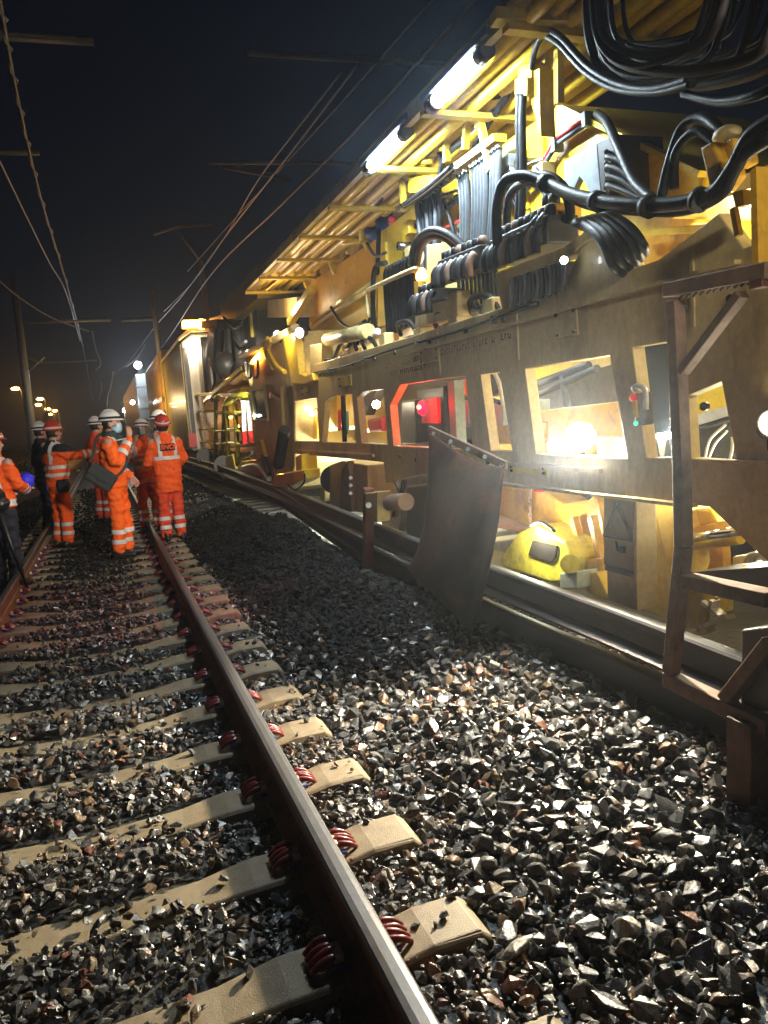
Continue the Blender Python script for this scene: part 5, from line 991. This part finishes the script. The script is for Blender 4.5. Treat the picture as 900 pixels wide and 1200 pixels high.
M['leaf'] = mat('dark_scrub_leaves', (.05, .06, .03), .7, var=.4); lf_ = MB(); r_ = random.Random(5)
cl_ = [(r_.uniform(-9, -3.2), r_.uniform(16, 60), r_.uniform(.5, 1.1)) for _ in range(40)]
for x, y, s_ in cl_:
    for _ in range(90):
        p = Vector((x+r_.gauss(0, .5)*s_, y+r_.gauss(0, .6)*s_, abs(r_.gauss(0, .6))*s_-.3)); a_ = Vector((r_.gauss(0, 1), r_.gauss(0, 1), r_.gauss(0, 1))).normalized(); b_ = a_.orthogonal().normalized()
        lf_.add([p-a_*.10, p+b_*.045, p+a_*.10, p-b_*.045], [(0, 1, 2, 3)])
tag(lf_.build('scrub', 'leaf'), kind='stuff')
# ------------------------------------------------------------------ light
lamp('SPOT', LM+Vector((-.72, -.68, -.12)).normalized()*.12, 900, (1, .86, .62), .06, LM+Vector((-1.6, -1.0, -.95)), 118, .5)
lamp('SPOT', LE+Vector((-.55, -.8, .25)).normalized()*.12, 4, (1, .86, .62), .05, LE+Vector((-.8, -.6, .0)), 120, .8)
lamp('POINT', AX(491, 477, 2.42), 7, (1, .02, .02), .04); lamp('SPOT', AX(493, 478, 2.27), 150, (1, .10, .04), .04, (.15, 7.0, 0), 42, .5)
lamp('POINT', AX(325, 393, XF-.2), 18, (1, .8, .5), .05); lamp('POINT', AX(351, 390, XF-.2), 14, (1, .8, .5), .05)
lamp('POINT', (3.0, 2.9, 1.0), 34, (1, .92, .62), .06); lamp('POINT', (2.55, 4.35, .75), 20, (1, .97, .7), .05); lamp('POINT', (3.3, 3.2, 1.9), 60, (1, .85, .6), .1); lamp('POINT', (2.72, 1.85, 1.85), 22, (1, .9, .6), .06)  # unseen lights put inside the machine to brighten its openings
lamp('POINT', (3.3, 7.6, 1.75), 70, (1, .9, .6), .1); lamp('POINT', (3.3, 9.2, .85), 190, (.95, 1, .9), .15); lamp('POINT', (3.2, 13.5, .85), 120, (1, .85, .5), .15); lamp('POINT', (2.3, Yc-1.4, 3.4), 8, (1, .85, .6), .12); lamp('POINT', (.9, 27, 2.6), 130, (1, .68, .3), .1); lamp('SPOT', (2.15, 11.7, 2.9), 900, (1, .94, .76), .06, (2.35, 15.5, 1.2), 75, .6); lamp('SPOT', (2.4, 17.3, 3.6), 160, (1, .85, .6), .06, (2.5, 20.6, 2.6), 70, .6)  # lights without fixtures, added to brighten bays, pale sleepers and far wagons
lamp('POINT', (1.9, 37.3, 4.75), 250, (.9, .96, 1), .15); lamp('POINT', (2.5, 11, 3.2), 18, (1, .75, .4), .1)
lamp('AREA', (2.28, 4.47, ZR-.10), 80, (.74, .90, 1), .7, (2.75, 4.4, 2.4)); lamp('AREA', (2.28, 5.72, ZR-.10), 75, (.74, .90, 1), .7, (2.75, 5.8, 2.4))
# unseen flood on the workers, then two added fills that brighten the side frame
lamp('SPOT', (2.2, .6, 3.0), 2100, (1, .95, .86), .12, (-.35, 11.2, 1.5), 25, .4)
lamp('SPOT', (.9, -1.6, 2.9), 420, (1, .92, .78), .12, (2.3, 5.2, 1.85), 23, .6)
lamp('SPOT', (1.5, -2.5, 3.3), 18, (.95, .95, 1), .2, (2.0, 4.5, 1.6), 60, .9)
for o in [o for o in COL.objects if o.type == 'LIGHT' and o.data.type == 'AREA']: o.data.shape = 'RECTANGLE'; o.data.size_y = .08 if False else .1
wd = bpy.data.worlds.new('World'); S.world = wd; wd.use_nodes = True; t = wd.node_tree; bgn = t.nodes['Background']
sky = nd(t, 'ShaderNodeTexSky', sky_type='NISHITA'); sky.sun_disc = False; sky.sun_elevation = math.radians(2); sky.sun_rotation = math.radians(200); sky.altitude = 0
mx = nd(t, 'ShaderNodeMix', data_type='RGBA'); mx.inputs[0].default_value = .97; mx.inputs[7].default_value = (.10, .14, .30, 1); t.links.new(sky.outputs['Color'], mx.inputs[6]); t.links.new(mx.outputs[2], bgn.inputs['Color']); bgn.inputs['Strength'].default_value = .02
# damp night air
HAZE = .0026
hz = MB().box((-110, -12, -3.2), (110, 150, 10.5)).build('haze', 'soil'); hm_ = bpy.data.materials.new('damp_air'); hm_.use_nodes = True; t = hm_.node_tree; t.nodes.remove(t.nodes['Principled BSDF'])
pv = nd(t, 'ShaderNodeVolumePrincipled'); pv.inputs['Color'].default_value = (.72, .84, 1, 1); pv.inputs['Density'].default_value = HAZE; pv.inputs['Anisotropy'].default_value = .8
t.links.new(pv.outputs['Volume'], t.nodes['Material Output'].inputs['Volume']); hz.data.materials.clear(); hz.data.materials.append(hm_); tag(hz, kind='stuff')
# ------------------------------------------------------------------ render settings
S.render.engine = 'CYCLES'; c = S.cycles; c.use_denoising = True; c.denoiser = 'OPENIMAGEDENOISE'; c.max_bounces = 6; c.diffuse_bounces = 3; c.glossy_bounces = 3; c.volume_bounces = 0; c.sample_clamp_indirect = 4; c.use_light_tree = True
c.caustics_reflective = False; c.caustics_refractive = False
S.view_settings.view_transform = 'Standard'; S.view_settings.look = 'None'; S.view_settings.exposure = 0; S.view_settings.gamma = 1
